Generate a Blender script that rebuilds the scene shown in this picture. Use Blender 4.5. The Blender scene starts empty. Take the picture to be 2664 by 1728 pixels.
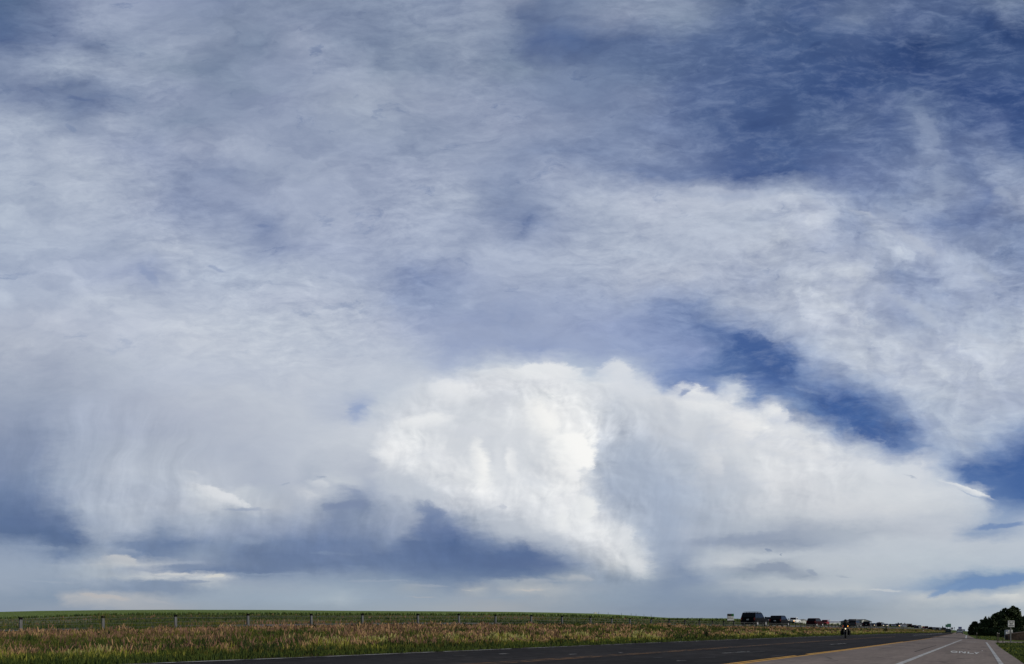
import bpy, bmesh, math, random
from mathutils import Vector, Matrix, noise as mnoise
R = math.radians
random.seed(7)
scene = bpy.context.scene
COL = scene.collection

# ------------------------------------------------------------------ camera
F, PW, PH, HOR, CX = 1500.0, 2664.0, 1728.0, 1615.0, 1332.0
HC = 1.15                                   # eye height above the road surface
cam_d = bpy.data.cameras.new('camera'); cam = bpy.data.objects.new('camera', cam_d); COL.objects.link(cam)
cam.location = (0, 0, HC); cam.rotation_euler = (R(90), 0, 0)
cam_d.sensor_fit = 'HORIZONTAL'; cam_d.sensor_width = 36.0; cam_d.lens = 36.0 * F / PW
cam_d.shift_y = (HOR - PH / 2) / PW
cam_d.clip_start = 0.1; cam_d.clip_end = 60000
scene.camera = cam

# ------------------------------------------------------------------ exposure, sun
scene.view_settings.view_transform = 'Standard'; scene.view_settings.look = 'None'
scene.view_settings.exposure = 0.0; scene.view_settings.gamma = 1.0
scene.view_settings.use_curve_mapping = False
SUN_AZ, SUN_EL = R(122), R(24)
sl = bpy.data.lights.new('sun', 'SUN'); so = bpy.data.objects.new('sun', sl); COL.objects.link(so)
sl.energy = 2.4; sl.angle = R(0.5); sl.color = (1.0, 0.93, 0.82)
sdir = Vector((math.sin(SUN_AZ) * math.cos(SUN_EL), math.cos(SUN_AZ) * math.cos(SUN_EL), math.sin(SUN_EL)))
so.rotation_euler = sdir.to_track_quat('Z', 'Y').to_euler(); so.location = (0, -20, 60)

# ------------------------------------------------------------------ world: sky texture under layered procedural cloud
def lin(c):
    c = c / 255.0
    return c / 12.92 if c <= 0.04045 else ((c + 0.055) / 1.055) ** 2.4

def tone(r, g, b, low=0.0):
    l = .3 * r + .59 * g + .11 * b; k = (.89 if l > 150 else lerp0(.94, .89, max(0, (l - 90) / 60))) - .07 * low
    return (lin(l + (r - l) * k), lin(l + (g - l) * k), lin(l + (b - l) * k))
def lerp0(a, b, t): return a + (b - a) * t
# cloud cover by height (tan of elevation over +Y) and bearing: rows of (position, r, g, b)
SKY = []
def row(y, *s):
    SKY.append((y, s))
row(-10,(0,84,106,142),(60,95,115,150),(150,122,137,170),(250,150,163,190),(330,145,158,188),(500,128,143,175),(560,135,150,178),(700,130,145,172),(900,140,155,182),(1000,132,148,178),(1120,142,155,182),(1200,140,152,178),(1260,100,118,152),(1330,118,135,165),(1500,134,150,177),(1600,125,140,170),(1680,95,115,150),(1800,85,105,145),(1900,68,90,135),(2050,95,113,150),(2200,80,100,142),(2330,112,130,160),(2380,100,118,150))
row(40,(0,82,104,143),(60,100,119,155),(130,118,134,168),(200,150,163,190),(320,150,163,190),(450,130,145,175),(520,125,140,168),(640,138,152,180),(760,125,140,170),(900,132,147,175),(1050,142,156,183),(1150,140,154,180),(1220,95,113,150),(1320,115,132,165),(1450,142,155,182),(1580,125,142,170),(1680,90,110,150),(1780,78,100,142),(1880,70,92,138),(1990,104,122,157),(2080,78,98,142),(2200,82,103,145),(2290,50,75,125),(2340,98,116,152),(2380,90,110,148))
row(100,(0,88,108,149),(50,100,118,155),(150,122,137,170),(230,114,130,162),(300,140,155,182),(420,152,165,190),(520,125,140,168),(600,120,137,166),(700,148,160,186),(800,135,150,178),(900,116,132,162),(980,135,150,176),(1100,140,154,180),(1200,120,137,168),(1260,85,105,148),(1350,82,104,148),(1450,90,110,150),(1550,95,115,155),(1650,85,107,150),(1780,72,95,140),(1900,68,92,138),(2000,75,97,142),(2080,55,80,130),(2160,38,63,113),(2230,60,85,132),(2340,45,70,120),(2380,40,66,116))
row(160,(0,130,145,175),(60,150,164,190),(170,162,175,197),(300,150,163,188),(400,130,146,172),(500,116,133,162),(600,142,156,184),(700,148,161,188),(830,152,165,190),(900,140,155,180),(1000,130,146,174),(1100,140,154,180),(1200,128,145,172),(1300,115,132,165),(1400,105,124,160),(1500,92,113,152),(1620,85,106,148),(1750,70,93,140),(1850,66,90,138),(1980,58,82,132),(2050,52,76,126),(2150,50,74,126),(2280,65,88,135),(2380,70,94,140))
row(205,(0,120,136,168),(60,118,133,166),(110,110,126,160),(165,88,107,147),(240,130,145,175),(330,155,168,193),(430,150,163,190),(540,128,144,172),(650,142,156,184),(800,156,168,192),(900,160,172,194),(1000,146,159,185),(1150,142,156,184),(1280,120,137,170),(1400,110,128,163),(1500,112,130,165),(1600,90,110,153),(1750,72,95,142),(1850,66,90,138),(1950,55,80,132),(2080,66,90,138),(2150,58,82,132),(2250,56,80,132),(2380,54,80,133))
row(232,(0,132,147,177),(60,120,135,168),(130,118,134,167),(190,80,100,142),(240,92,110,150),(290,126,142,173),(340,150,163,190),(430,148,161,188),(550,134,149,178),(650,140,153,183),(800,158,170,192),(900,160,172,194),(1000,150,162,188),(1150,147,160,188),(1280,126,142,175),(1400,116,133,168),(1500,122,138,172),(1600,92,112,155),(1750,72,95,142),(1850,66,90,138),(1950,55,80,132),(2080,80,100,145),(2130,92,112,152),(2250,52,77,130),(2380,50,76,130))
row(290,(0,165,177,199),(100,163,176,198),(180,135,150,179),(260,158,170,194),(350,140,154,182),(450,126,142,171),(600,145,158,186),(700,150,163,190),(850,155,168,192),(1000,138,152,180),(1150,148,160,188),(1300,140,154,184),(1450,122,139,174),(1550,112,130,170),(1650,78,100,145),(1780,64,88,138),(1900,80,102,146),(2000,88,108,150),(2070,75,97,145),(2140,116,134,169),(2200,85,106,150),(2280,75,97,145),(2340,80,100,148),(2380,58,83,136))
row(350,(0,168,180,202),(150,170,181,202),(250,155,167,194),(350,150,163,192),(450,160,171,196),(600,158,170,195),(700,150,163,190),(850,152,165,192),(950,142,156,184),(1100,150,163,190),(1250,128,144,178),(1400,125,142,178),(1500,130,146,180),(1600,110,128,168),(1700,76,98,146),(1850,70,94,143),(2000,85,106,152),(2100,95,115,158),(2170,135,151,184),(2230,98,117,160),(2300,112,129,167),(2380,80,103,151))
row(405,(0,170,182,203),(200,172,183,203),(350,155,167,194),(420,138,152,183),(520,133,148,181),(600,150,163,190),(750,158,170,195),(900,155,167,194),(1050,158,170,196),(1200,142,157,188),(1290,156,168,195),(1400,138,153,185),(1500,112,130,170),(1600,105,124,166),(1700,72,95,146),(1850,74,98,148),(1950,102,121,166),(2050,110,128,170),(2180,140,156,188),(2250,108,127,168),(2320,142,157,188),(2380,118,136,172))
row(445,(0,172,184,204),(200,172,183,204),(330,158,170,195),(420,136,150,182),(530,138,152,185),(650,155,167,194),(800,160,172,198),(950,158,170,196),(1080,163,175,199),(1180,128,145,180),(1260,146,160,190),(1370,164,176,200),(1460,172,183,206),(1520,168,179,203),(1640,178,189,210),(1720,158,171,198),(1800,164,177,202),(1900,152,166,195),(2000,116,134,174),(2100,112,130,170),(2200,140,155,186),(2280,108,126,170),(2350,148,162,192),(2380,146,160,190))
row(470,(0,172,184,204),(200,174,185,205),(330,160,171,196),(420,140,154,186),(530,140,154,186),(650,156,168,195),(800,160,172,198),(950,158,170,196),(1080,165,177,200),(1180,118,136,174),(1240,132,148,182),(1320,164,176,200),(1420,174,185,206),(1520,182,191,211),(1640,186,195,213),(1750,180,190,210),(1850,180,190,210),(1920,168,180,204),(1990,136,152,186),(2080,130,147,182),(2180,142,157,188),(2280,110,129,172),(2340,150,163,192),(2380,160,172,198))
row(520,(0,174,186,206),(200,174,185,206),(400,160,172,198),(540,150,163,192),(610,128,144,180),(680,160,172,198),(850,166,177,202),(1000,165,177,202),(1150,150,163,192),(1220,118,136,175),(1300,150,163,192),(1400,170,182,204),(1500,178,188,208),(1620,182,192,211),(1750,176,187,207),(1880,182,191,210),(1960,148,163,194),(2050,176,187,208),(2120,138,153,187),(2200,110,129,171),(2300,108,126,167),(2380,115,133,170))
row(580,(0,174,186,207),(250,168,180,203),(400,180,190,209),(530,168,180,203),(640,143,157,189),(750,160,172,200),(900,164,176,202),(1050,167,179,204),(1250,167,179,204),(1400,174,185,206),(1550,174,185,206),(1700,178,188,208),(1800,186,195,212),(1900,160,172,199),(2000,146,160,191),(2080,178,189,209),(2180,165,177,203),(2280,140,155,186),(2380,118,136,175))
row(640,(0,172,184,206),(150,172,183,206),(300,160,172,200),(350,148,162,195),(420,176,187,208),(550,172,184,206),(700,178,189,209),(850,165,177,203),(980,128,145,184),(1080,146,160,193),(1200,165,177,203),(1350,170,182,206),(1500,184,193,212),(1600,182,191,210),(1750,158,170,197),(1850,180,190,209),(1980,184,193,211),(2080,128,145,182),(2150,138,154,189),(2250,167,179,204),(2380,138,154,189))
row(700,(0,177,188,208),(150,180,190,209),(300,188,197,213),(400,178,188,208),(550,180,190,209),(700,182,191,211),(820,178,188,208),(920,146,161,194),(1050,144,160,194),(1150,160,173,202),(1300,152,166,198),(1450,155,169,200),(1540,128,147,188),(1600,122,142,184),(1660,150,165,195),(1740,180,190,209),(1850,184,193,211),(1980,184,193,211),(2080,160,173,202),(2180,148,163,195),(2280,170,182,206),(2380,158,171,199))
row(755,(0,180,188,205),(150,180,188,206),(300,188,196,213),(450,194,202,216),(600,190,199,214),(750,187,196,212),(880,182,191,211),(980,160,173,204),(1100,138,155,195),(1180,130,149,191),(1280,155,169,202),(1420,150,165,202),(1550,130,149,192),(1640,95,120,170),(1710,100,124,174),(1770,140,157,192),(1830,172,184,207),(1920,182,191,211),(2020,184,193,211),(2120,148,163,194),(2200,176,187,208),(2300,165,178,203),(2380,180,191,209))
row(805,(0,172,180,197),(150,178,186,203),(300,188,196,212),(450,196,203,216),(600,194,202,216),(750,188,197,213),(900,185,194,212),(1000,170,182,208),(1090,148,164,201),(1200,143,160,199),(1350,150,166,203),(1500,142,160,201),(1600,140,158,201),(1650,110,134,182),(1690,64,95,153),(1780,62,93,152),(1840,92,117,168),(1880,150,166,198),(1950,180,190,209),(2060,187,196,212),(2180,184,193,211),(2300,182,192,211),(2380,186,195,212))
row(845,(0,165,174,193),(120,165,174,193),(250,178,187,203),(400,190,198,213),(600,192,200,214),(800,190,198,213),(950,190,199,214),(1050,174,186,211),(1110,178,190,212),(1160,196,205,219),(1220,190,200,217),(1280,205,212,223),(1330,184,197,216),(1400,174,188,214),(1440,185,197,217),(1500,162,178,210),(1580,120,143,192),(1680,88,117,170),(1780,64,94,153),(1850,72,102,159),(1910,150,166,198),(2000,182,192,210),(2100,186,195,212),(2250,186,195,212),(2380,184,193,211))
row(862,(0,163,173,192),(120,163,172,192),(250,176,185,202),(400,188,196,212),(600,190,198,213),(800,192,200,214),(950,194,202,216),(1040,186,196,214),(1100,205,212,223),(1170,224,228,232),(1280,230,232,235),(1340,210,217,226),(1390,190,202,219),(1440,214,220,228),(1490,194,205,222),(1540,140,160,202),(1600,112,137,188),(1690,86,116,170),(1780,64,95,154),(1860,80,109,164),(1920,140,158,193),(2000,180,190,209),(2100,186,195,212),(2250,186,195,212),(2380,184,193,211))
row(893,(0,160,170,190),(120,158,168,188),(250,172,181,199),(400,185,193,209),(600,188,196,211),(750,194,201,214),(880,192,201,215),(1000,210,216,225),(1090,228,230,234),(1200,222,225,230),(1280,230,232,235),(1360,220,225,230),(1450,220,224,231),(1530,212,218,227),(1555,150,170,207),(1585,105,131,184),(1640,130,152,196),(1675,175,189,213),(1715,185,197,217),(1740,100,127,180),(1800,70,101,160),(1900,108,132,179),(1980,130,150,188),(2100,178,188,208),(2250,188,197,213),(2380,182,192,210))
row(930,(0,152,163,185),(100,152,163,185),(200,167,177,197),(300,173,181,199),(450,186,193,207),(600,192,199,211),(700,192,199,212),(790,184,193,210),(830,172,184,208),(880,197,205,216),(980,216,220,226),(1080,224,227,231),(1160,214,218,224),(1260,238,240,240),(1330,234,236,238),(1420,206,212,221),(1520,218,222,228),(1600,228,230,233),(1700,232,234,236),(1730,180,193,214),(1755,112,138,186),(1840,98,125,176),(1920,58,92,154),(2000,70,102,161),(2070,136,156,193),(2180,178,189,208),(2300,186,195,212),(2380,180,190,209))
row(965,(0,146,157,181),(90,144,156,181),(180,163,173,194),(300,168,177,196),(430,180,187,203),(580,188,195,208),(700,192,199,211),(790,182,191,209),(825,160,175,206),(860,196,204,216),(960,222,225,230),(1080,220,224,229),(1170,226,229,232),(1270,244,244,243),(1340,236,238,239),(1410,202,209,219),(1520,205,211,220),(1620,212,217,223),(1710,234,235,237),(1780,212,218,226),(1830,130,153,193),(1890,88,117,170),(1950,62,95,156),(2030,64,97,157),(2090,112,136,181),(2180,170,183,206),(2300,180,191,210),(2380,165,179,204))
row(1000,(0,138,150,176),(80,134,147,174),(160,160,171,192),(280,166,175,195),(420,174,182,199),(560,183,190,204),(700,192,199,211),(800,200,206,216),(880,208,213,221),(960,234,236,237),(1080,230,232,235),(1180,240,241,241),(1280,247,247,245),(1360,240,241,241),(1395,210,215,223),(1500,196,203,215),(1600,205,210,218),(1640,198,204,214),(1720,232,233,234),(1810,226,228,231),(1890,190,200,215),(1950,105,131,179),(2020,60,94,155),(2100,80,110,166),(2170,160,175,203),(2250,178,189,208),(2330,158,174,203),(2380,130,151,190))
row(1045,(0,126,140,169),(80,132,145,173),(160,158,169,190),(280,172,181,197),(420,178,186,201),(550,176,184,200),(680,188,195,208),(780,198,204,214),(850,200,206,215),(900,236,237,238),(980,232,234,236),(1060,244,244,243),(1150,220,223,228),(1230,240,241,240),(1320,249,249,246),(1380,249,249,246),(1396,188,197,211),(1500,180,190,206),(1620,185,194,208),(1665,212,216,222),(1700,208,213,219),(1800,226,228,231),(1900,220,223,228),(1990,196,205,218),(2050,120,143,187),(2110,110,136,183),(2180,156,173,203),(2250,172,186,208),(2310,120,144,188),(2380,58,92,154))
row(1090,(0,120,134,165),(80,128,142,171),(150,160,171,191),(280,178,186,201),(420,184,192,205),(480,184,191,204),(600,174,182,198),(700,186,193,206),(740,178,186,200),(780,186,193,205),(850,180,187,201),(900,202,207,215),(960,232,234,236),(1050,236,237,238),(1120,248,248,246),(1148,232,234,235),(1200,230,232,234),(1300,242,242,241),(1360,234,236,238),(1385,190,199,212),(1500,166,179,201),(1620,188,197,210),(1665,208,212,219),(1690,200,206,215),(1800,224,226,229),(1950,220,223,228),(2080,210,216,224),(2150,212,217,225),(2195,160,177,206),(2250,66,101,161),(2380,60,95,156))
row(1120,(0,114,130,164),(80,122,138,169),(150,156,168,189),(260,174,183,199),(400,182,190,204),(450,202,207,215),(490,184,191,203),(600,174,182,198),(690,182,189,203),(740,172,181,197),(790,196,202,210),(860,172,181,198),(930,200,206,214),(1010,222,225,229),(1080,238,239,239),(1140,249,249,246),(1158,230,232,234),(1260,232,234,236),(1330,240,240,239),(1375,205,211,220),(1410,172,184,204),(1550,167,180,201),(1680,188,196,209),(1800,218,220,224),(1900,212,215,220),(2020,214,218,223),(2130,214,218,224),(2180,200,208,219),(2230,140,162,199),(2260,80,112,168),(2380,62,97,158))
row(1145,(0,104,122,158),(80,112,129,164),(150,148,160,184),(250,172,181,198),(400,178,186,201),(450,206,211,217),(500,214,217,221),(560,196,202,210),(620,178,186,199),(680,180,187,200),(730,202,206,213),(780,178,186,200),(820,140,153,180),(870,168,178,196),(960,206,211,219),(1060,220,223,228),(1140,246,246,245),(1165,228,230,233),(1260,230,232,234),(1330,236,237,238),(1380,198,205,216),(1420,170,182,203),(1550,167,180,201),(1680,184,193,206),(1800,210,213,218),(1900,202,206,213),(2020,212,216,221),(2140,213,217,222),(2230,208,214,222),(2280,200,209,220),(2310,90,120,172),(2380,66,101,161))
row(1178,(0,90,111,153),(70,90,110,152),(150,128,144,175),(200,164,175,194),(300,175,184,200),(400,176,184,200),(490,192,198,207),(530,170,179,194),(590,186,192,202),(650,178,185,198),(720,164,174,193),(790,132,147,176),(840,122,138,170),(900,160,171,191),(980,172,182,199),(1060,200,205,214),(1160,218,221,226),(1260,224,227,231),(1320,236,237,238),(1380,206,212,220),(1425,176,187,205),(1550,163,177,200),(1650,176,186,202),(1780,200,205,213),(1950,210,213,218),(2100,206,210,216),(2220,198,205,214),(2290,182,193,209),(2320,130,154,194),(2380,115,142,186))
row(1205,(0,80,102,147),(70,80,101,146),(150,96,115,155),(200,150,163,187),(300,174,183,199),(380,160,171,191),(460,170,180,197),(540,156,168,189),(640,158,169,190),(720,150,162,186),(780,120,136,170),(840,135,150,178),(900,150,162,186),(960,156,167,189),(1000,106,125,166),(1050,130,146,178),(1100,172,182,198),(1180,198,203,212),(1260,212,216,222),(1320,232,234,235),(1390,218,221,226),(1440,182,192,208),(1550,162,176,199),(1650,172,183,200),(1780,190,197,207),(1950,198,203,211),(2100,194,200,210),(2220,188,196,208),(2270,172,185,205),(2320,140,162,197),(2380,160,176,202))
row(1235,(0,76,98,143),(100,74,97,142),(180,80,102,147),(225,155,167,189),(310,166,176,195),(365,120,137,169),(450,152,164,187),(540,144,157,184),(650,136,150,180),(760,114,131,168),(880,124,140,173),(940,146,159,185),(985,98,118,162),(1060,96,116,161),(1120,156,168,190),(1220,190,197,208),(1320,218,221,226),(1400,228,230,232),(1455,196,204,214),(1500,165,178,199),(1600,170,181,200),(1720,174,184,199),(1850,162,172,190),(1980,168,178,193),(2100,184,191,203),(2200,190,197,208),(2255,140,161,194),(2320,140,160,193),(2380,175,187,205))
row(1262,(0,122,139,170),(70,112,130,165),(120,80,102,146),(180,76,98,143),(240,140,155,182),(300,110,128,163),(345,104,123,161),(400,96,117,158),(500,122,139,171),(600,112,130,166),(750,96,116,158),(850,104,123,163),(900,120,137,171),(950,90,111,155),(1060,74,98,147),(1130,110,129,167),(1180,130,146,177),(1230,92,114,157),(1290,160,171,192),(1350,200,205,213),(1420,222,224,227),(1470,208,213,219),(1520,163,176,197),(1600,160,172,194),(1680,152,164,185),(1780,140,153,177),(1880,144,157,180),(1960,170,180,196),(2050,190,198,208),(2180,190,198,209),(2380,184,194,207))
row(1290,(0,138,153,180),(80,132,148,177),(140,100,120,159),(200,130,146,174),(250,150,162,183),(310,100,121,160),(350,96,117,157),(400,112,130,165),(460,130,146,174),(560,100,119,158),(680,92,112,154),(800,100,119,160),(900,90,111,155),(1050,76,99,147),(1150,80,103,150),(1240,76,99,147),(1320,130,146,176),(1380,184,191,202),(1440,214,217,221),(1490,205,210,216),(1530,158,171,193),(1590,145,160,186),(1650,175,185,198),(1720,190,197,206),(1800,178,187,199),(1950,186,194,205),(2100,188,197,208),(2250,184,194,206),(2380,180,191,206))
row(1312,(0,140,155,181),(100,140,155,181),(180,152,164,184),(240,172,178,188),(290,182,186,193),(340,170,176,188),(380,160,168,184),(440,140,152,178),(520,108,125,160),(640,92,112,153),(780,94,114,155),(900,92,113,155),(1050,80,103,149),(1200,76,98,146),(1300,88,109,154),(1360,140,155,181),(1430,204,208,213),(1495,208,212,217),(1530,152,166,189),(1575,130,147,178),(1630,172,182,197),(1700,194,200,207),(1750,160,171,187),(1820,156,167,183),(1890,184,192,202),(2000,184,193,203),(2100,184,194,205),(2250,178,190,204),(2380,176,188,204))
row(1326,(0,142,157,182),(120,140,155,180),(220,158,169,185),(300,150,161,182),(340,148,158,180),(420,104,123,161),(520,94,114,155),(650,94,114,155),(740,108,126,162),(850,108,127,163),(950,92,113,155),(1100,82,105,150),(1230,80,103,149),(1320,118,136,168),(1400,158,170,188),(1490,204,209,214),(1525,150,164,187),(1580,124,142,173),(1640,160,172,190),(1700,160,171,188),(1750,132,146,170),(1830,136,149,172),(1880,172,182,195),(1950,182,190,201),(2120,181,191,203),(2240,172,185,202),(2300,150,172,198),(2380,150,172,198))
row(1340,(0,141,156,181),(120,138,153,179),(220,156,167,184),(280,160,169,184),(340,188,192,198),(420,180,185,194),(480,186,190,197),(520,186,190,197),(560,122,139,170),(700,126,143,173),(850,122,140,170),(1000,96,118,157),(1150,90,112,154),(1250,100,121,159),(1310,156,166,180),(1350,150,162,180),(1400,142,157,180),(1500,168,179,193),(1540,138,154,180),(1600,120,139,172),(1660,154,168,188),(1730,144,158,177),(1790,164,175,190),(1870,140,153,174),(1920,174,184,196),(2000,180,189,200),(2120,178,189,202),(2200,160,177,199),(2270,104,138,186),(2380,104,138,186))
row(1352,(0,139,154,180),(120,132,149,177),(220,142,156,180),(330,120,138,170),(420,116,134,167),(480,170,177,188),(540,142,155,178),(650,136,152,178),(800,134,152,178),(900,128,146,174),(1000,112,132,166),(1100,106,126,162),(1160,142,156,176),(1230,150,160,175),(1280,120,140,170),(1340,145,159,178),(1400,138,154,178),(1500,142,158,181),(1560,122,141,173),(1620,126,144,175),(1700,164,175,190),(1800,178,187,197),(1900,176,185,197),(2000,176,186,198),(2100,172,184,199),(2170,140,164,195),(2250,100,135,184),(2380,112,144,187))
row(1370,(0,134,150,177),(120,126,144,173),(220,126,143,172),(320,114,133,167),(420,118,136,168),(520,142,157,179),(650,145,160,182),(800,143,160,182),(900,136,153,177),(960,146,158,175),(1040,126,144,172),(1080,142,153,172),(1110,166,172,180),(1150,138,152,174),(1200,170,175,182),(1280,165,172,182),(1360,148,161,180),(1450,138,155,179),(1550,123,142,173),(1650,140,156,179),(1760,166,177,191),(1860,184,191,199),(1900,182,190,199),(1990,182,190,199),(2060,164,177,195),(2120,148,168,195),(2200,110,142,187),(2280,122,151,190),(2340,160,176,196),(2380,172,185,198))
row(1390,(0,122,141,171),(120,116,137,169),(160,165,168,179),(240,172,173,181),(330,156,163,178),(420,138,154,178),(600,140,158,182),(720,146,164,186),(790,158,173,190),(850,140,158,182),(1000,138,155,178),(1090,146,158,177),(1180,140,156,178),(1280,150,161,177),(1400,135,153,177),(1550,122,142,172),(1700,128,146,174),(1850,138,155,179),(2000,148,165,187),(2080,160,173,191),(2140,182,189,197),(2240,178,187,197),(2300,190,196,202),(2360,204,207,208),(2380,195,199,203))
row(1415,(0,118,138,168),(200,130,146,172),(320,150,158,174),(400,148,156,172),(470,138,153,174),(600,134,152,175),(850,138,155,176),(1000,145,158,175),(1150,154,161,173),(1300,138,153,173),(1500,122,141,169),(1700,120,139,167),(1850,126,145,170),(2000,140,156,176),(2120,160,172,187),(2220,158,173,190),(2300,152,169,190),(2380,166,179,193))
row(1450,(0,126,144,171),(400,140,154,174),(850,142,157,176),(1200,146,158,174),(1500,126,144,169),(1700,124,142,167),(1850,134,151,173),(2000,148,162,179),(2150,158,171,186),(2300,168,179,191),(2380,176,185,194))
SC = PW / 2380.0
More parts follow.
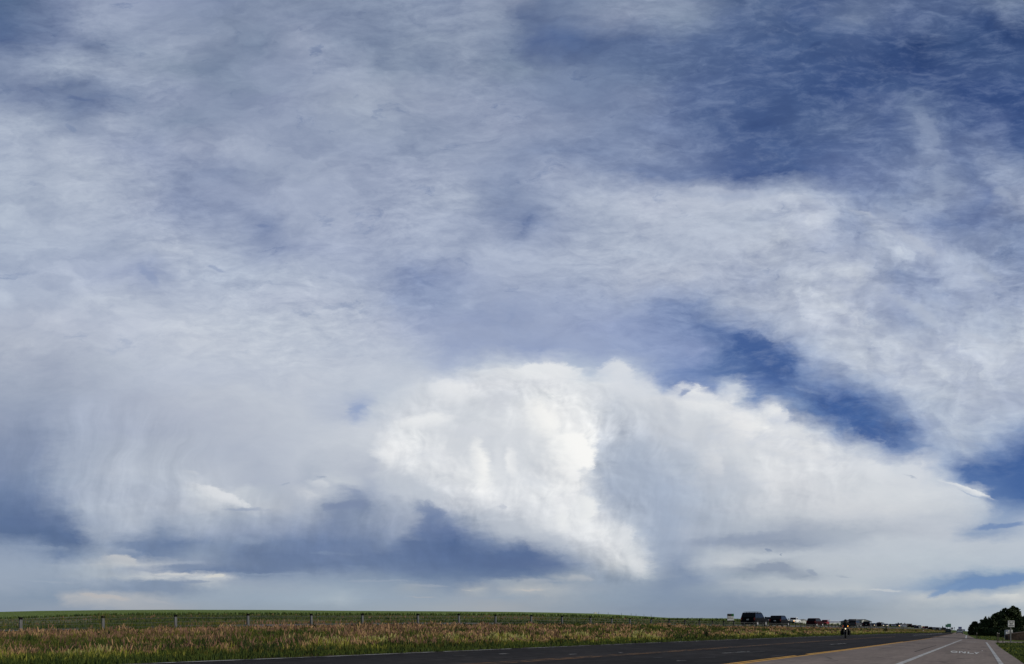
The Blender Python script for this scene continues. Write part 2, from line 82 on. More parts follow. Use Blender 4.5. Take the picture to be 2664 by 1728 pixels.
PATCH = [   # centre, radii, tilt, colour, strength, softness, raggedness, lit side
 (1130, 770, 280, 95, 0, (166, 177, 202), .50, 1, .3, 0, 0), (190, 215, 110, 40, 8, (140, 155, 182), .45, 1, .3, 0, 0), (500, 440, 160, 80, 10, (160, 171, 195), .35, 1, .4, 0, 0), (1210, 470, 90, 60, 0, (152, 165, 191), .40, 1, .4, 0, 0), (1350, 800, 220, 60, 5, (158, 172, 203), .40, 1, .4, 0, 0),
 (1150, 1035, 300, 165, 12, (206, 211, 218), .75, .8, .3, 0, 0), (1640, 1000, 250, 120, 18, (210, 214, 220), .6, .9, .3, 0, 0), (1470, 1090, 95, 140, 0, (168, 180, 199), .7, 1, .25, 0, 0), (1540, 1180, 100, 150, 8, (164, 177, 199), .5, 1, .3, 0, 0), (960, 1132, 160, 42, 18, (184, 192, 204), .65, .9, .5, 0, 0), (1210, 1232, 170, 40, 25, (186, 193, 204), .7, .9, .5, 0, 0), (1262, 868, 100, 34, 0, (236, 238, 239), .9, .35, .35, .2, -1), (1433, 870, 48, 40, 0, (222, 226, 232), .9, .4, .4, .3, -1),
 (1051, 915, 66, 48, 0, (238, 239, 240), .65, .85, .45, .3, -1), (1154, 935, 46, 36, 20, (204, 208, 216), .7, .8, .4, 0, 0), (975, 983, 95, 28, -6, (240, 241, 241), .85, .55, .5, .1, -1),
 (1254, 975, 74, 58, 35, (252, 251, 247), .95, .55, .4, .6, -.8), (1190, 1015, 34, 18, -20, (214, 218, 224), .5, .9, .4, 0, 0), (1321, 1057, 69, 62, 0, (254, 253, 249), 1, .16, .22, 1, -.35), (1352, 1095, 22, 13, -20, (204, 210, 219), .6, .7, .4, 0, 0), (1332, 1105, 30, 24, 0, (246, 246, 245), .8, .5, .4, .8, .3),
 (1114, 1083, 34, 74, -12, (252, 251, 247), .88, .6, .5, 1, .1), (1160, 1080, 15, 74, -6, (222, 225, 229), .7, .8, .3, 0, 0), (1190, 1075, 22, 46, -10, (246, 246, 245), .8, .6, .4, -.6, -.3), (892, 1059, 58, 34, 10, (240, 241, 241), .9, .5, .55, .3, -1), (930, 1108, 62, 30, 25, (192, 198, 209), .5, 1, .4, 0, 0),
 (1353, 1184, 46, 46, 20, (240, 241, 240), .9, .4, .45, .8, -.6), (1302, 1205, 22, 40, -8, (236, 237, 237), .7, .6, .4, .8, 0), (1441, 1244, 52, 48, 25, (226, 228, 231), .8, .6, .55, .9, -.5), (1480, 1318, 36, 34, 30, (212, 215, 220), .75, .7, .6, .9, -.2),
 (1003, 1190, 52, 26, 15, (110, 128, 166), .75, .7, .7, 0, 0), (1166, 1178, 18, 10, 10, (190, 196, 208), .7, .7, .6, 0, 0), (1632, 935, 86, 46, 12, (234, 236, 237), .85, .5, .45, .4, -.9), (1703, 903, 30, 19, -15, (206, 214, 225), .85, .5, .9, 0, 0), (1719, 995, 62, 58, 25, (238, 238, 238), .85, .6, .4, .5, -.8),
 (1632, 1020, 34, 62, 12, (202, 207, 215), .5, .9, .3, 0, 0), (1660, 1075, 22, 42, -18, (216, 219, 224), .8, .5, .35, .9, .3),
 (1562, 965, 26, 62, -28, (194, 200, 211), .6, .9, .5, 0, 0), (1600, 905, 50, 22, 10, (236, 238, 239), .7, .6, .6, .4, -1), (1800, 962, 60, 26, 22, (240, 240, 239), .8, .6, .6, .3, -1), (1795, 1055, 110, 24, 20, (202, 207, 215), .5, 1, .5, 0, 0), (1690, 1125, 130, 55, 6, (190, 197, 208), .55, 1, .5, 0, 0), (1780, 1110, 90, 26, 10, (224, 226, 229), .6, .8, .6, .2, -1), (1900, 1140, 140, 26, 8, (222, 224, 227), .55, .8, .6, 0, -1), (1545, 1250, 70, 110, 6, (152, 167, 192), .5, 1, .4, 0, 0), (1900, 1068, 70, 24, 20, (232, 233, 235), .7, .7, .6, .3, -1), (1250, 1120, 60, 34, 20, (216, 220, 226), .55, .9, .5, 0, 0), (1090, 1000, 90, 20, -8, (212, 216, 223), .55, .9, .5, 0, 0), (1010, 1060, 60, 30, 10, (222, 225, 230), .5, .9, .5, 0, 0),
 (1840, 1010, 90, 40, 24, (230, 232, 234), .7, .6, .5, .4, -1), (2010, 1085, 90, 34, 18, (222, 225, 229), .7, .6, .5, .4, -1),
 (505, 1150, 76, 19, 20, (220, 222, 225), .95, .4, .6, .2, -1), (570, 1183, 80, 6, 2, (146, 158, 183), .7, .8, .5, 0, 0), (440, 1097, 30, 9, 6, (196, 201, 210), .7, .5, .5, .2, -1), (800, 1174, 72, 17, -4, (120, 134, 166), .85, .6, .6, 0, 0), (738, 1126, 46, 19, 8, (208, 212, 218), .85, .5, .6, .2, -1), (748, 1110, 28, 6, -4, (158, 169, 188), .8, .6, .8, 0, 0), (662, 1124, 20, 4, -8, (160, 171, 190), .7, .6, .8, 0, 0),
 (285, 1303, 56, 15, 6, (192, 192, 194), .85, .5, .75, .2, -.9), (425, 1318, 88, 11, 0, (112, 128, 160), .85, .6, .6, 0, 0), (430, 1308, 70, 10, 0, (152, 164, 185), .6, .6, .7, 0, -1), (410, 1335, 85, 5, 1, (198, 198, 200), .9, .6, .6, 0, 0), (500, 1338, 30, 6, -6, (208, 206, 201), .9, .5, .6, 0, 0), (440, 1352, 60, 4, 0, (120, 135, 165), .7, .6, .5, 0, 0), (235, 1386, 80, 6, 5, (176, 172, 176), .85, .6, .7, 0, 0), (360, 1398, 60, 6, 8, (160, 165, 178), .7, .7, .6, 0, 0),
 (1240, 1350, 100, 9, 0, (158, 166, 180), .7, .7, .8, 0, 0), (1225, 1372, 58, 4, -1, (186, 183, 183), .9, .6, .7, 0, 0), (1090, 1372, 32, 4, 4, (182, 180, 182), .85, .6, .7, 0, 0), (1345, 1346, 34, 11, 0, (172, 177, 186), .8, .6, .8, .2, -1), (1000, 1362, 90, 5, 0, (150, 160, 177), .6, .7, .6, 0, 0), (990, 1388, 60, 3, 0, (164, 166, 175), .6, .7, .6, 0, 0),
 (1700, 1253, 215, 17, -5, (138, 151, 176), .7, .9, .4, 0, 0), (1790, 1292, 160, 12, -4, (192, 199, 207), .6, .8, .5, 0, 0), (1800, 1317, 66, 15, 3, (138, 150, 172), .9, .4, .7, 0, 0), (1888, 1331, 26, 10, 22, (144, 156, 177), .85, .5, .7, 0, 0), (1965, 1342, 66, 5, 3, (156, 167, 184), .7, .6, .8, 0, 0), (1788, 1279, 11, 5, 10, (130, 144, 170), .85, .5, .8, 0, 0), (1816, 1289, 6, 4, 0, (135, 148, 172), .8, .5, .8, 0, 0), (2050, 1372, 70, 4, 4, (196, 200, 205), .7, .6, .7, 0, 0),
 (2240, 1137, 92, 9, 19, (230, 232, 233), .95, .45, .5, .2, -1), (2120, 1108, 38, 6, 19, (176, 185, 200), .75, .6, 1.0, 0, 0), (2255, 1151, 55, 3, 17, (150, 168, 198), .6, .7, .3, 0, 0), (2330, 1222, 82, 9, -4, (108, 136, 184), .85, .6, .5, 0, 0), (2310, 1352, 140, 19, -8, (102, 136, 185), .95, .45, .4, 0, 0), (2200, 1372, 60, 9, -20, (112, 144, 189), .8, .6, .4, 0, 0), (2345, 1385, 56, 8, 0, (208, 211, 211), .8, .5, .8, .1, -1),
 (610, 524, 28, 8, 10, (108, 126, 168), .6, .7, .8, 0, 0), (190, 231, 56, 8, 8, (88, 107, 149), .6, .7, .7, 0, 0), (90, 210, 40, 7, 28, (100, 118, 155), .6, .7, .7, 0, 0), (165, 300, 20, 7, 40, (120, 138, 172), .6, .7, .6, 0, 0), (345, 640, 42, 12, 45, (138, 154, 190), .6, .8, .6, 0, 0), (505, 624, 36, 7, 20, (140, 156, 190), .6, .7, .7, 0, 0), (985, 655, 40, 12, 18, (118, 136, 176), .6, .8, .7, 0, 0), (830, 952, 34, 14, -8, (140, 160, 200), .6, .8, .8, 0, 0),
 (2160, 300, 22, 70, -32, (138, 154, 186), .6, .8, .7, 0, 0), (2185, 440, 22, 70, -8, (148, 163, 192), .55, .8, .7, 0, 0), (2330, 450, 60, 20, 30, (160, 173, 198), .6, .7, .8, 0, 0), (2010, 500, 60, 12, 15, (188, 197, 213), .6, .6, .9, .2, -1), (2130, 570, 90, 22, 30, (184, 193, 211), .6, .7, .9, .2, -1), (2120, 720, 110, 20, 30, (182, 192, 210), .55, .7, .9, .2, -1), (2290, 800, 90, 18, 28, (192, 200, 215), .6, .6, .9, .2, -1), (2290, 640, 90, 18, 30, (178, 189, 208), .55, .7, .9, 0, 0),
 (1650, 445, 150, 14, 3, (182, 191, 211), .6, .7, .8, .1, -1), (1850, 740, 130, 40, 38, (160, 171, 194), .5, 1, .5, 0, 0), (1590, 910, 24, 8, -30, (98, 126, 180), .6, .7, .6, 0, 0),
 (1765, 815, 118, 34, 33, (62, 93, 152), .85, .6, .9, 0, 0), (2015, 1003, 120, 36, 30, (58, 92, 154), .85, .6, .9, 0, 0), (1690, 845, 60, 20, 10, (84, 112, 166), .6, .8, .9, 0, 0), (1870, 905, 70, 8, 12, (120, 142, 184), .5, .7, 1.0, 0, 0), (2330, 1085, 70, 40, 0, (58, 93, 155), .7, .7, .6, 0, 0),
 (640, 1334, 140, 4, 0, (132, 148, 175), .55, .7, .7, 0, 0), (880, 1350, 120, 4, 1, (146, 158, 178), .5, .7, .7, 0, 0), (120, 1352, 100, 5, 2, (150, 162, 181), .5, .7, .7, 0, 0), (560, 1255, 120, 14, 4, (140, 154, 180), .55, .8, .8, 0, 0), (750, 1285, 110, 9, 3, (122, 140, 171), .5, .8, .8, 0, 0), (90, 1275, 90, 12, 4, (140, 155, 180), .6, .7, .9, .2, -1), (300, 1285, 60, 14, 8, (150, 162, 184), .6, .6, .9, .2, -1)]

world = bpy.data.worlds.new('World'); scene.world = world; world.use_nodes = True
world.cycles.sampling_method = 'MANUAL'; world.cycles.sample_map_resolution = 256
nt = world.node_tree; nt.nodes.clear(); NL = nt.links
class G:                                     # tiny node-graph helper
    def __init__(s, tree): s.t = tree
    def n(s, typ, **kw):
        nd = s.t.nodes.new(typ)
        for k, v in kw.items(): setattr(nd, k, v)
        return nd
    def put(s, sock, v):
        if hasattr(v, 'links') or hasattr(v, 'is_output'): s.t.links.new(v, sock)
        else: sock.default_value = v
    def m(s, op, a, b=None, c=None, clamp=False):
        nd = s.n('ShaderNodeMath', operation=op); nd.use_clamp = clamp
        s.put(nd.inputs[0], a)
        if b is not None: s.put(nd.inputs[1], b)
        if c is not None: s.put(nd.inputs[2], c)
        return nd.outputs[0]
    def vm(s, op, a, b=None, scale=None):
        nd = s.n('ShaderNodeVectorMath', operation=op); s.put(nd.inputs[0], a)
        if b is not None: s.put(nd.inputs[1], b)
        if scale is not None: s.put(nd.inputs['Scale'], scale)
        return nd.outputs[0] if op not in ('DOT_PRODUCT', 'LENGTH') else nd.outputs['Value']
    def xyz(s, x, y, z=0.0):
        nd = s.n('ShaderNodeCombineXYZ'); s.put(nd.inputs[0], x); s.put(nd.inputs[1], y); s.put(nd.inputs[2], z); return nd.outputs[0]
    def noise(s, vec, scale, detail=4.0, rough=0.55, dist=0.0, color=False, dims='3D'):
        nd = s.n('ShaderNodeTexNoise', noise_dimensions=dims); s.put(nd.inputs['Vector'], vec)
        s.put(nd.inputs['Scale'], scale); s.put(nd.inputs['Detail'], detail); s.put(nd.inputs['Roughness'], rough); s.put(nd.inputs['Distortion'], dist)
        return nd.outputs['Color' if color else 'Fac']
    def mr(s, v, a, b, c=0.0, d=1.0, smooth=False):
        nd = s.n('ShaderNodeMapRange', clamp=True); nd.interpolation_type = 'SMOOTHSTEP' if smooth else 'LINEAR'
        for i, q in enumerate((v, a, b, c, d)): s.put(nd.inputs[i], q)
        return nd.outputs[0]
    def mix(s, f, a, b, blend='MIX'):
        nd = s.n('ShaderNodeMix', data_type='RGBA', blend_type=blend); s.put(nd.inputs[0], f); s.put(nd.inputs[6], a); s.put(nd.inputs[7], b)
        return nd.outputs[2]
    def ramp(s, fac, stops, interp='LINEAR'):
        nd = s.n('ShaderNodeValToRGB'); cr = nd.color_ramp; cr.interpolation = interp
        while len(cr.elements) > 1: cr.elements.remove(cr.elements[-1])
        for i, (p, c) in enumerate(stops):
            e = cr.elements[0] if i == 0 else cr.elements.new(p)
            e.position = p; e.color = (c[0], c[1], c[2], 1.0)
        s.put(nd.inputs[0], fac); return nd.outputs[0]

def build_sky():
    g = G(nt)
    tc = g.n('ShaderNodeTexCoord').outputs['Generated']
    sep = g.n('ShaderNodeSeparateXYZ'); NL.new(tc, sep.inputs[0]); dx, dy, dz = sep.outputs
    ys = g.m('MAXIMUM', dy, 0.12)
    u = g.m('DIVIDE', dx, ys); v = g.m('DIVIDE', dz, ys)          # bearing and height over +Y
    P = g.xyz(u, v)
    low = g.mr(v, 0.05, 0.30, 0.0, 1.0, True)                       # 0 near the horizon, 1 high up
    # wind-torn warping of the layer borders, coarse to fine, weaker near the horizon
    def warp(vec, off, scale, amp, det, sx, sy, rough=0.55):
        q = g.vm('MULTIPLY', g.vm('ADD', vec, off), (sx, sy, 1.0))
        c = g.noise(q, scale, det, rough, color=True)
        c = g.vm('SUBTRACT', c, (0.5, 0.5, 0.5))
        return g.vm('MULTIPLY', c, amp)
    def blob(cx, cy, rx, ry):
        a = g.m('DIVIDE', g.m('SUBTRACT', u, (cx * SC - CX) / F), rx * SC / F)
        b = g.m('DIVIDE', g.m('SUBTRACT', v, (HOR - cy * SC) / F), ry * SC / F)
        return g.mr(g.m('ADD', g.m('MULTIPLY', a, a), g.m('MULTIPLY', b, b)), 1.0, 0.35, 0.0, 1.0, True)
    mk = g.m('MAXIMUM', blob(1190, 1040, 380, 215), blob(1420, 1240, 150, 150))
    hi = g.m('MULTIPLY', g.m('MULTIPLY_ADD', low, 0.65, 0.40), g.m('MULTIPLY_ADD', mk, -0.55, 1.0))
    w1 = warp(P, (3.1, 1.7, 0), 6.0, (0.10, 0.055, 0), 3.0, 0.8, 1.4)
    w1 = g.vm('SCALE', w1, scale=g.m('MULTIPLY_ADD', low, 0.8, 0.12))
    P1 = g.vm('ADD', P, w1)
    w2 = warp(P1, (7.7, 2.3, 0), 22.0, (0.060, 0.044, 0), 7.0, 0.7, 1.25, 0.62)
    w2 = g.vm('SCALE', w2, scale=hi)
    P2 = g.vm('ADD', P1, w2)
    w3 = warp(P, (1.2, 9.4, 0), 60.0, (0.034, 0.015, 0), 6.0, 0.6, 1.6, 0.62)
    P2 = g.vm('ADD', P2, w3)
    s2 = g.n('ShaderNodeSeparateXYZ'); NL.new(P2, s2.inputs[0])
    uu = g.m('MULTIPLY_ADD', s2.outputs[0], F / PW, CX / PW)        # 0..1 across the tabulated span
    vv = s2.outputs[1]
    col = None; pv = None
    for y, stops in SKY:
        tv = (HOR - y * SC) / F
        rp = g.ramp(uu, [(min(1.0, x / 2380.0), tone(r, gg, b, 1.0 if y > 1150 else 0.0)) for x, r, gg, b in stops])
        if col is None: col = rp
        else: col = g.mix(g.mr(vv, pv, tv), col, rp)
        pv = tv
    # fibres, ripples and torn gaps of the high sheet
    rot = g.n('ShaderNodeVectorRotate', rotation_type='Z_AXIS'); NL.new(g.vm('MULTIPLY', P2, (1.0, 2.3, 1.0)), rot.inputs['Vector']); rot.inputs['Angle'].default_value = R(-14)
    f1 = g.noise(rot.outputs[0], 9.0, 8.0, 0.60, 0.4)
    rot2 = g.n('ShaderNodeVectorRotate', rotation_type='Z_AXIS'); NL.new(g.vm('MULTIPLY', P1, (1.0, 2.8, 1.0)), rot2.inputs['Vector']); rot2.inputs['Angle'].default_value = R(-22)
    f2 = g.noise(rot2.outputs[0], 24.0, 9.0, 0.68, 0.25)
    rot4 = g.n('ShaderNodeVectorRotate', rotation_type='Z_AXIS'); NL.new(g.vm('MULTIPLY', P1, (1.0, 3.4, 1.0)), rot4.inputs['Vector']); rot4.inputs['Angle'].default_value = R(38)
    f4 = g.noise(rot4.outputs[0], 15.0, 9.0, 0.64, 0.2)
    reg = g.noise(P, 3.0, 2.0)                                       # where the sheet is smooth and where it is torn
    hiw = g.mr(v, 0.34, 0.60, 0.0, 1.0, True)
    fib = g.m('ADD', g.m('MULTIPLY', g.m('SUBTRACT', f1, 0.5), g.mr(reg, 0.35, 0.65, 0.6, 1.05)), g.m('MULTIPLY', g.m('SUBTRACT', f2, 0.5), g.mr(reg, 0.38, 0.62, 1.15, 0.25)))
    amt = g.m('MULTIPLY_ADD', hiw, 0.80, 0.16)
    col = g.mix(1.0, col, g.vm('ADD', g.xyz(1.0, 1.0, 1.0), g.vm('SCALE', (1.0, 0.90, 0.66), scale=g.m('MULTIPLY', fib, amt))), 'MULTIPLY')
    rot3 = g.n('ShaderNodeVectorRotate', rotation_type='Z_AXIS'); NL.new(g.vm('MULTIPLY', P2, (1.0, 2.0, 1.0)), rot3.inputs['Vector']); rot3.inputs['Angle'].default_value = R(-8)
    gp = g.noise(g.vm('ADD', rot3.outputs[0], (5.2, 8.1, 0)), 11.0, 10.0, 0.66, 0.4)
    gapm = g.m('MULTIPLY', g.mr(gp, 0.58, 0.72, 0.0, 1.0, True), g.mr(v, 0.36, 0.58, 0.0, 0.50, True))
    col = g.mix(gapm, col, g.mix(1.0, col, (0.40, 0.50, 0.68, 1), 'MULTIPLY'))
    # clumps along the band that sweeps to the right
    bandm = g.m('MULTIPLY', g.mr(u, 0.28, 0.55, 0.0, 1.0, True), g.m('MULTIPLY', g.mr(v, 0.24, 0.34, 0.0, 1.0, True), g.mr(v, 0.86, 0.70, 0.0, 1.0, True)))
    cl = g.noise(g.vm('ADD', P2, (2.2, 4.1, 0)), 13.0, 9.0, 0.62, 0.3)
    clm = g.m('MULTIPLY', bandm, g.m('ADD', g.m('SUBTRACT', g.mr(cl, 0.40, 0.60, 0.0, 0.7, True), 0.32), g.m('MULTIPLY', g.m('SUBTRACT', f4, 0.48), 2.6)))
    col = g.mix(1.0, col, g.vm('ADD', g.xyz(1.0, 1.0, 1.0), g.vm('SCALE', (0.30, 0.27, 0.18), scale=clm)), 'MULTIPLY')
    # cauliflower relief of the cumulus: heights sampled at two places set apart towards the sun
    def heap(off, sc):
        nd = g.n('ShaderNodeTexVoronoi', feature='SMOOTH_F1', voronoi_dimensions='2D'); nd.inputs['Scale'].default_value = sc
        nd.inputs['Smoothness'].default_value = 0.7; nd.inputs['Detail'].default_value = 2.0; nd.inputs['Roughness'].default_value = 0.40; nd.inputs['Lacunarity'].default_value = 2.3
        NL.new(g.vm('ADD', g.vm('ADD', P, g.vm('SCALE', w2, scale=0.55)), off), nd.inputs['Vector']); return nd.outputs['Distance']
    h1 = heap((3.3, 1.1, 0), 6.5); h2 = heap((3.3 + .012, 1.1 + .009, 0), 6.5)
    n1 = g.noise(g.vm('ADD', P1, (0, 0, 4.0)), 9.0, 5.0, 0.52, 0.3); n2 = g.noise(g.vm('ADD', P1, (.014, .010, 4.0)), 9.0, 5.0, 0.52, 0.3)
    m1 = g.noise(g.vm('ADD', P1, (0, 0, 9.0)), 26.0, 6.0, 0.58, 0.4); m2 = g.noise(g.vm('ADD', P1, (.006, .0045, 9.0)), 26.0, 6.0, 0.58, 0.4)
    rel = g.m('ADD', g.m('ADD', g.m('MULTIPLY', g.m('SUBTRACT', h2, h1), 0.42), g.m('MULTIPLY', g.m('SUBTRACT', n2, n1), -0.95)), g.m('MULTIPLY', g.m('SUBTRACT', m2, m1), -0.62))
    shade = g.m('ADD', g.m('MULTIPLY', rel, mk), g.m('MULTIPLY', g.m('MULTIPLY', g.m('SUBTRACT', 0.42, h1), 0.06), mk))
    mk2 = g.m('MULTIPLY', g.m('MAXIMUM', blob(1700, 1060, 420, 190), bandm), 0.6)
    mk2 = g.m('MAXIMUM', mk2, g.m('MULTIPLY', g.m('MAXIMUM', blob(350, 1240, 420, 170), blob(900, 1250, 420, 110)), 0.55))
    shade = g.m('ADD', shade, g.m('MULTIPLY', rel, mk2))
    col = g.mix(1.0, col, g.vm('ADD', g.xyz(1.0, 1.0, 1.0), g.vm('SCALE', (1.0, 0.94, 0.82), scale=shade)), 'MULTIPLY')
    # separate lobes, scud and streaks: soft ragged patches of lit or shaded cloud
    Pb = g.vm('ADD', g.vm('ADD', P, g.vm('SCALE', w2, scale=0.40)), g.vm('SCALE', w3, scale=0.7))
    sb = g.n('ShaderNodeSeparateXYZ'); NL.new(Pb, sb.inputs[0])
    X = g.m('MULTIPLY_ADD', sb.outputs[0], F / SC, CX / SC); Y = g.m('MULTIPLY_ADD', sb.outputs[1], -F / SC, HOR / SC)
    ragn = g.m('ADD', g.m('MULTIPLY', g.m('SUBTRACT', h1, 0.4), 0.8), g.m('ADD', g.m('MULTIPLY', g.m('SUBTRACT', n1, 0.5), 1.6), g.m('MULTIPLY', g.m('SUBTRACT', g.noise(P2, 40.0, 7.0, 0.66), 0.5), 1.8)))
    X0, Y0 = X, Y
    for ip, (cx, cy, rx, ry, ang, c, al, soft, rag, dx_, dy_) in enumerate(PATCH):
        if ip % 3 == 0:                                              # keeps the node order sequential
            q = g.vm('DOT_PRODUCT', col, (1.0, 1.0, 1.0)); X = g.m('MULTIPLY_ADD', q, 1e-6, X0); Y = g.m('MULTIPLY_ADD', q, 1e-6, Y0)
        ca, sa = math.cos(R(ang)), math.sin(R(ang))
        ex = g.m('SUBTRACT', X, cx); ey = g.m('SUBTRACT', Y, cy)
        a = g.m('MULTIPLY_ADD', ex, ca / rx, g.m('MULTIPLY', ey, sa / rx)); b = g.m('MULTIPLY_ADD', ex, -sa / ry, g.m('MULTIPLY', ey, ca / ry))
        dd = g.m('SQRT', g.m('MULTIPLY_ADD', a, a, g.m('MULTIPLY', b, b)))
        if rag: dd = g.m('MULTIPLY_ADD', ragn, rag, dd)
        k = g.mr(dd, 1.0, 1.0 - soft, 0.0, al, True)
        if dx_ or dy_:
            lit = g.mr(g.m('MULTIPLY_ADD', a, dx_, g.m('MULTIPLY', b, dy_)), -0.95, 0.55, 0.0, 1.0, True); k = g.m('MULTIPLY', k, lit)
        col = g.mix(k, col, (*tone(*c), 1))
    # thin feathered veil drawn over the open blue on the right
    vf = g.m('MULTIPLY', g.mr(g.m('ADD', g.m('MULTIPLY', f2, 0.6), g.m('MULTIPLY', f1, 0.4)), 0.45, 0.68, 0.0, 0.34, True), g.m('MULTIPLY', g.mr(u, 0.10, 0.40, 0.0, 1.0, True), g.mr(v, 0.22, 0.30, 0.0, 1.0, True)))
    col = g.mix(vf, col, g.mix(0.55, col, (lin(172), lin(184), lin(208), 1)))
    # falling streaks of rain and ice under the storm bases
    sk = g.m('MAXIMUM', g.m('MAXIMUM', blob(230, 1090, 330, 190), g.m('MULTIPLY', blob(1570, 1200, 190, 190), 0.6)), g.m('MULTIPLY', blob(640, 1220, 380, 90), 0.7))
    st = g.noise(g.vm('MULTIPLY', g.vm('ADD', P1, g.xyz(g.m('MULTIPLY', v, -0.22), 0.0)), (26.0, 4.5, 1.0)), 1.0, 5.0, 0.6)
    col = g.mix(1.0, col, g.vm('ADD', g.xyz(1.0, 1.0, 1.0), g.vm('SCALE', (1.0, 0.95, 0.85), scale=g.m('MULTIPLY', g.m('MULTIPLY', g.m('SUBTRACT', st, 0.5), 0.55), sk))), 'MULTIPLY')
    sky = g.n('ShaderNodeTexSky'); sky.sky_type = 'NISHITA'; sky.sun_disc = False
    sky.sun_elevation = SUN_EL; sky.sun_rotation = SUN_AZ; sky.altitude = 1500; sky.air_density = 1.0; sky.dust_density = 0.6; sky.ozone_density = 1.2
    clouds = g.vm('SCALE', col, scale=10.0)
    # beyond the tabulated span: unseen sky, dim cloud added to cut fill and reflections
    back = g.noise(g.vm('MULTIPLY', tc, (1.0, 1.0, 2.5)), 3.0, 6.0, 0.6)
    rear = g.mix(g.mr(back, 0.42, 0.66, 0.35, 0.95, True), sky.outputs[0], (0.95, 1.0, 1.15, 1))
    front = g.mix(0.93, sky.outputs[0], clouds)
    out = g.mix(g.mr(dy, 0.30, 0.50, 0.0, 1.0, True), rear, front)
    bg = g.n('ShaderNodeBackground'); NL.new(out, bg.inputs[0]); bg.inputs[1].default_value = 0.1
    wo = g.n('ShaderNodeOutputWorld'); NL.new(bg.outputs[0], wo.inputs[0])
build_sky()

# ================================================================== geometry helpers
SLOPE = 0.02126                                # cross fall of the road plane
def at(px, py, D): return Vector(((px - CX) / F * D, D, HC - (py - HOR) / F * D))
def vl(px): return HOR + SLOPE * (px - CX)
def PL(px, py, up=0.0):
    D = HC * F / (py - vl(px)); p = at(px, py, D); p.z += up; return p
def lerp(a, b, t): return a + (b - a) * t
def interp(x, tab):
    if x <= tab[0][0]: return tab[0][1]
    for (x0, y0), (x1, y1) in zip(tab, tab[1:]):
        if x <= x1: return y0 + (y1 - y0) * (x - x0) / (x1 - x0)
    return tab[-1][1]

class MB:
    def __init__(s): s.v = []; s.f = []; s.mi = []; s.sm = []
    def face(s, pts, mi=0, smooth=False):
        b = len(s.v); s.v += [tuple(p) for p in pts]; s.f.append(tuple(range(b, b + len(pts)))); s.mi.append(mi); s.sm.append(smooth)
    def grid(s, rows, mi=0, smooth=True, closed=False):
        b = len(s.v); n = len(rows[0])
        for r in rows: s.v += [tuple(p) for p in r]
        for i in range(len(rows) - 1):
            for j in range(n if closed else n - 1):
                k = (j + 1) % n
                s.f.append((b + i * n + j, b + i * n + k, b + (i + 1) * n + k, b + (i + 1) * n + j)); s.mi.append(mi(i, j) if callable(mi) else mi); s.sm.append(smooth)
    def box(s, c, d, mi=0, rot=None):
        x, y, z = d[0] / 2, d[1] / 2, d[2] / 2; c = Vector(c)
        P = [Vector(q) for q in ((-x, -y, -z), (x, -y, -z), (x, y, -z), (-x, y, -z), (-x, -y, z), (x, -y, z), (x, y, z), (-x, y, z))]
        if rot is not None: P = [rot @ q for q in P]
        b = len(s.v); s.v += [tuple(q + c) for q in P]
        for q in ((0, 3, 2, 1), (4, 5, 6, 7), (0, 1, 5, 4), (1, 2, 6, 5), (2, 3, 7, 6), (3, 0, 4, 7)):
            s.f.append(tuple(b + i for i in q)); s.mi.append(mi); s.sm.append(False)
    def tube(s, pts, rad, n=8, mi=0, cap=True):
        pts = [Vector(p) for p in pts]; rad = rad if isinstance(rad, (list, tuple)) else [rad] * len(pts)
        rows = []
        for i, p in enumerate(pts):
            d = (pts[min(i + 1, len(pts) - 1)] - pts[max(i - 1, 0)]).normalized()
            a = d.cross(Vector((0, 0, 1)) if abs(d.z) < 0.9 else Vector((1, 0, 0))).normalized(); bb = d.cross(a)
            rows.append([p + (a * math.cos(2 * math.pi * k / n) + bb * math.sin(2 * math.pi * k / n)) * rad[i] for k in range(n)])
        s.grid(rows, mi, True, True)
        if cap:
            s.face(rows[0][::-1], mi); s.face(rows[-1], mi)
    def ell(s, c, r, n=10, m=7, mi=0):
        c = Vector(c); rows = []
        for i in range(m + 1):
            a = math.pi * i / m
            rows.append([c + Vector((r[0] * math.sin(a) * math.cos(2 * math.pi * k / n), r[1] * math.sin(a) * math.sin(2 * math.pi * k / n), r[2] * math.cos(a))) for k in range(n)])
        s.grid(rows, mi, True, True)
    def prism(s, prof, hw, mi=0):
        """(x, z) outline swept across y = -hw(z) .. hw(z)"""
        n = len(prof); A = [Vector((x, hw(z), z)) for x, z in prof]; B = [Vector((x, -hw(z), z)) for x, z in prof]
        for i in range(n):
            j = (i + 1) % n; s.face([A[i], B[i], B[j], A[j]], mi)
        s.face(A[::-1], mi); s.face(B, mi)
    def build(s, name, mats, parent=None, loc=None, bevel=0.0, seg=2):
        me = bpy.data.meshes.new(name); me.from_pydata(s.v, [], s.f)
        for m in (mats if isinstance(mats, (list, tuple)) else [mats]): me.materials.append(m)
        me.polygons.foreach_set('material_index', s.mi); me.polygons.foreach_set('use_smooth', s.sm); me.update()
        o = bpy.data.objects.new(name, me); COL.objects.link(o)
        if parent is not None: o.parent = parent
        if loc is not None: o.location = loc
        if bevel > 0:
            bm = bmesh.new(); bm.from_mesh(me); bmesh.ops.remove_doubles(bm, verts=bm.verts, dist=1e-4); bmesh.ops.recalc_face_normals(bm, faces=bm.faces)
            bmesh.ops.bevel(bm, geom=[e for e in bm.edges if len(e.link_faces) == 2 and e.calc_face_angle(0) > 0.35], offset=bevel, segments=seg, affect='EDGES', profile=0.6, clamp_overlap=True)
            bm.to_mesh(me); bm.free()
        return o

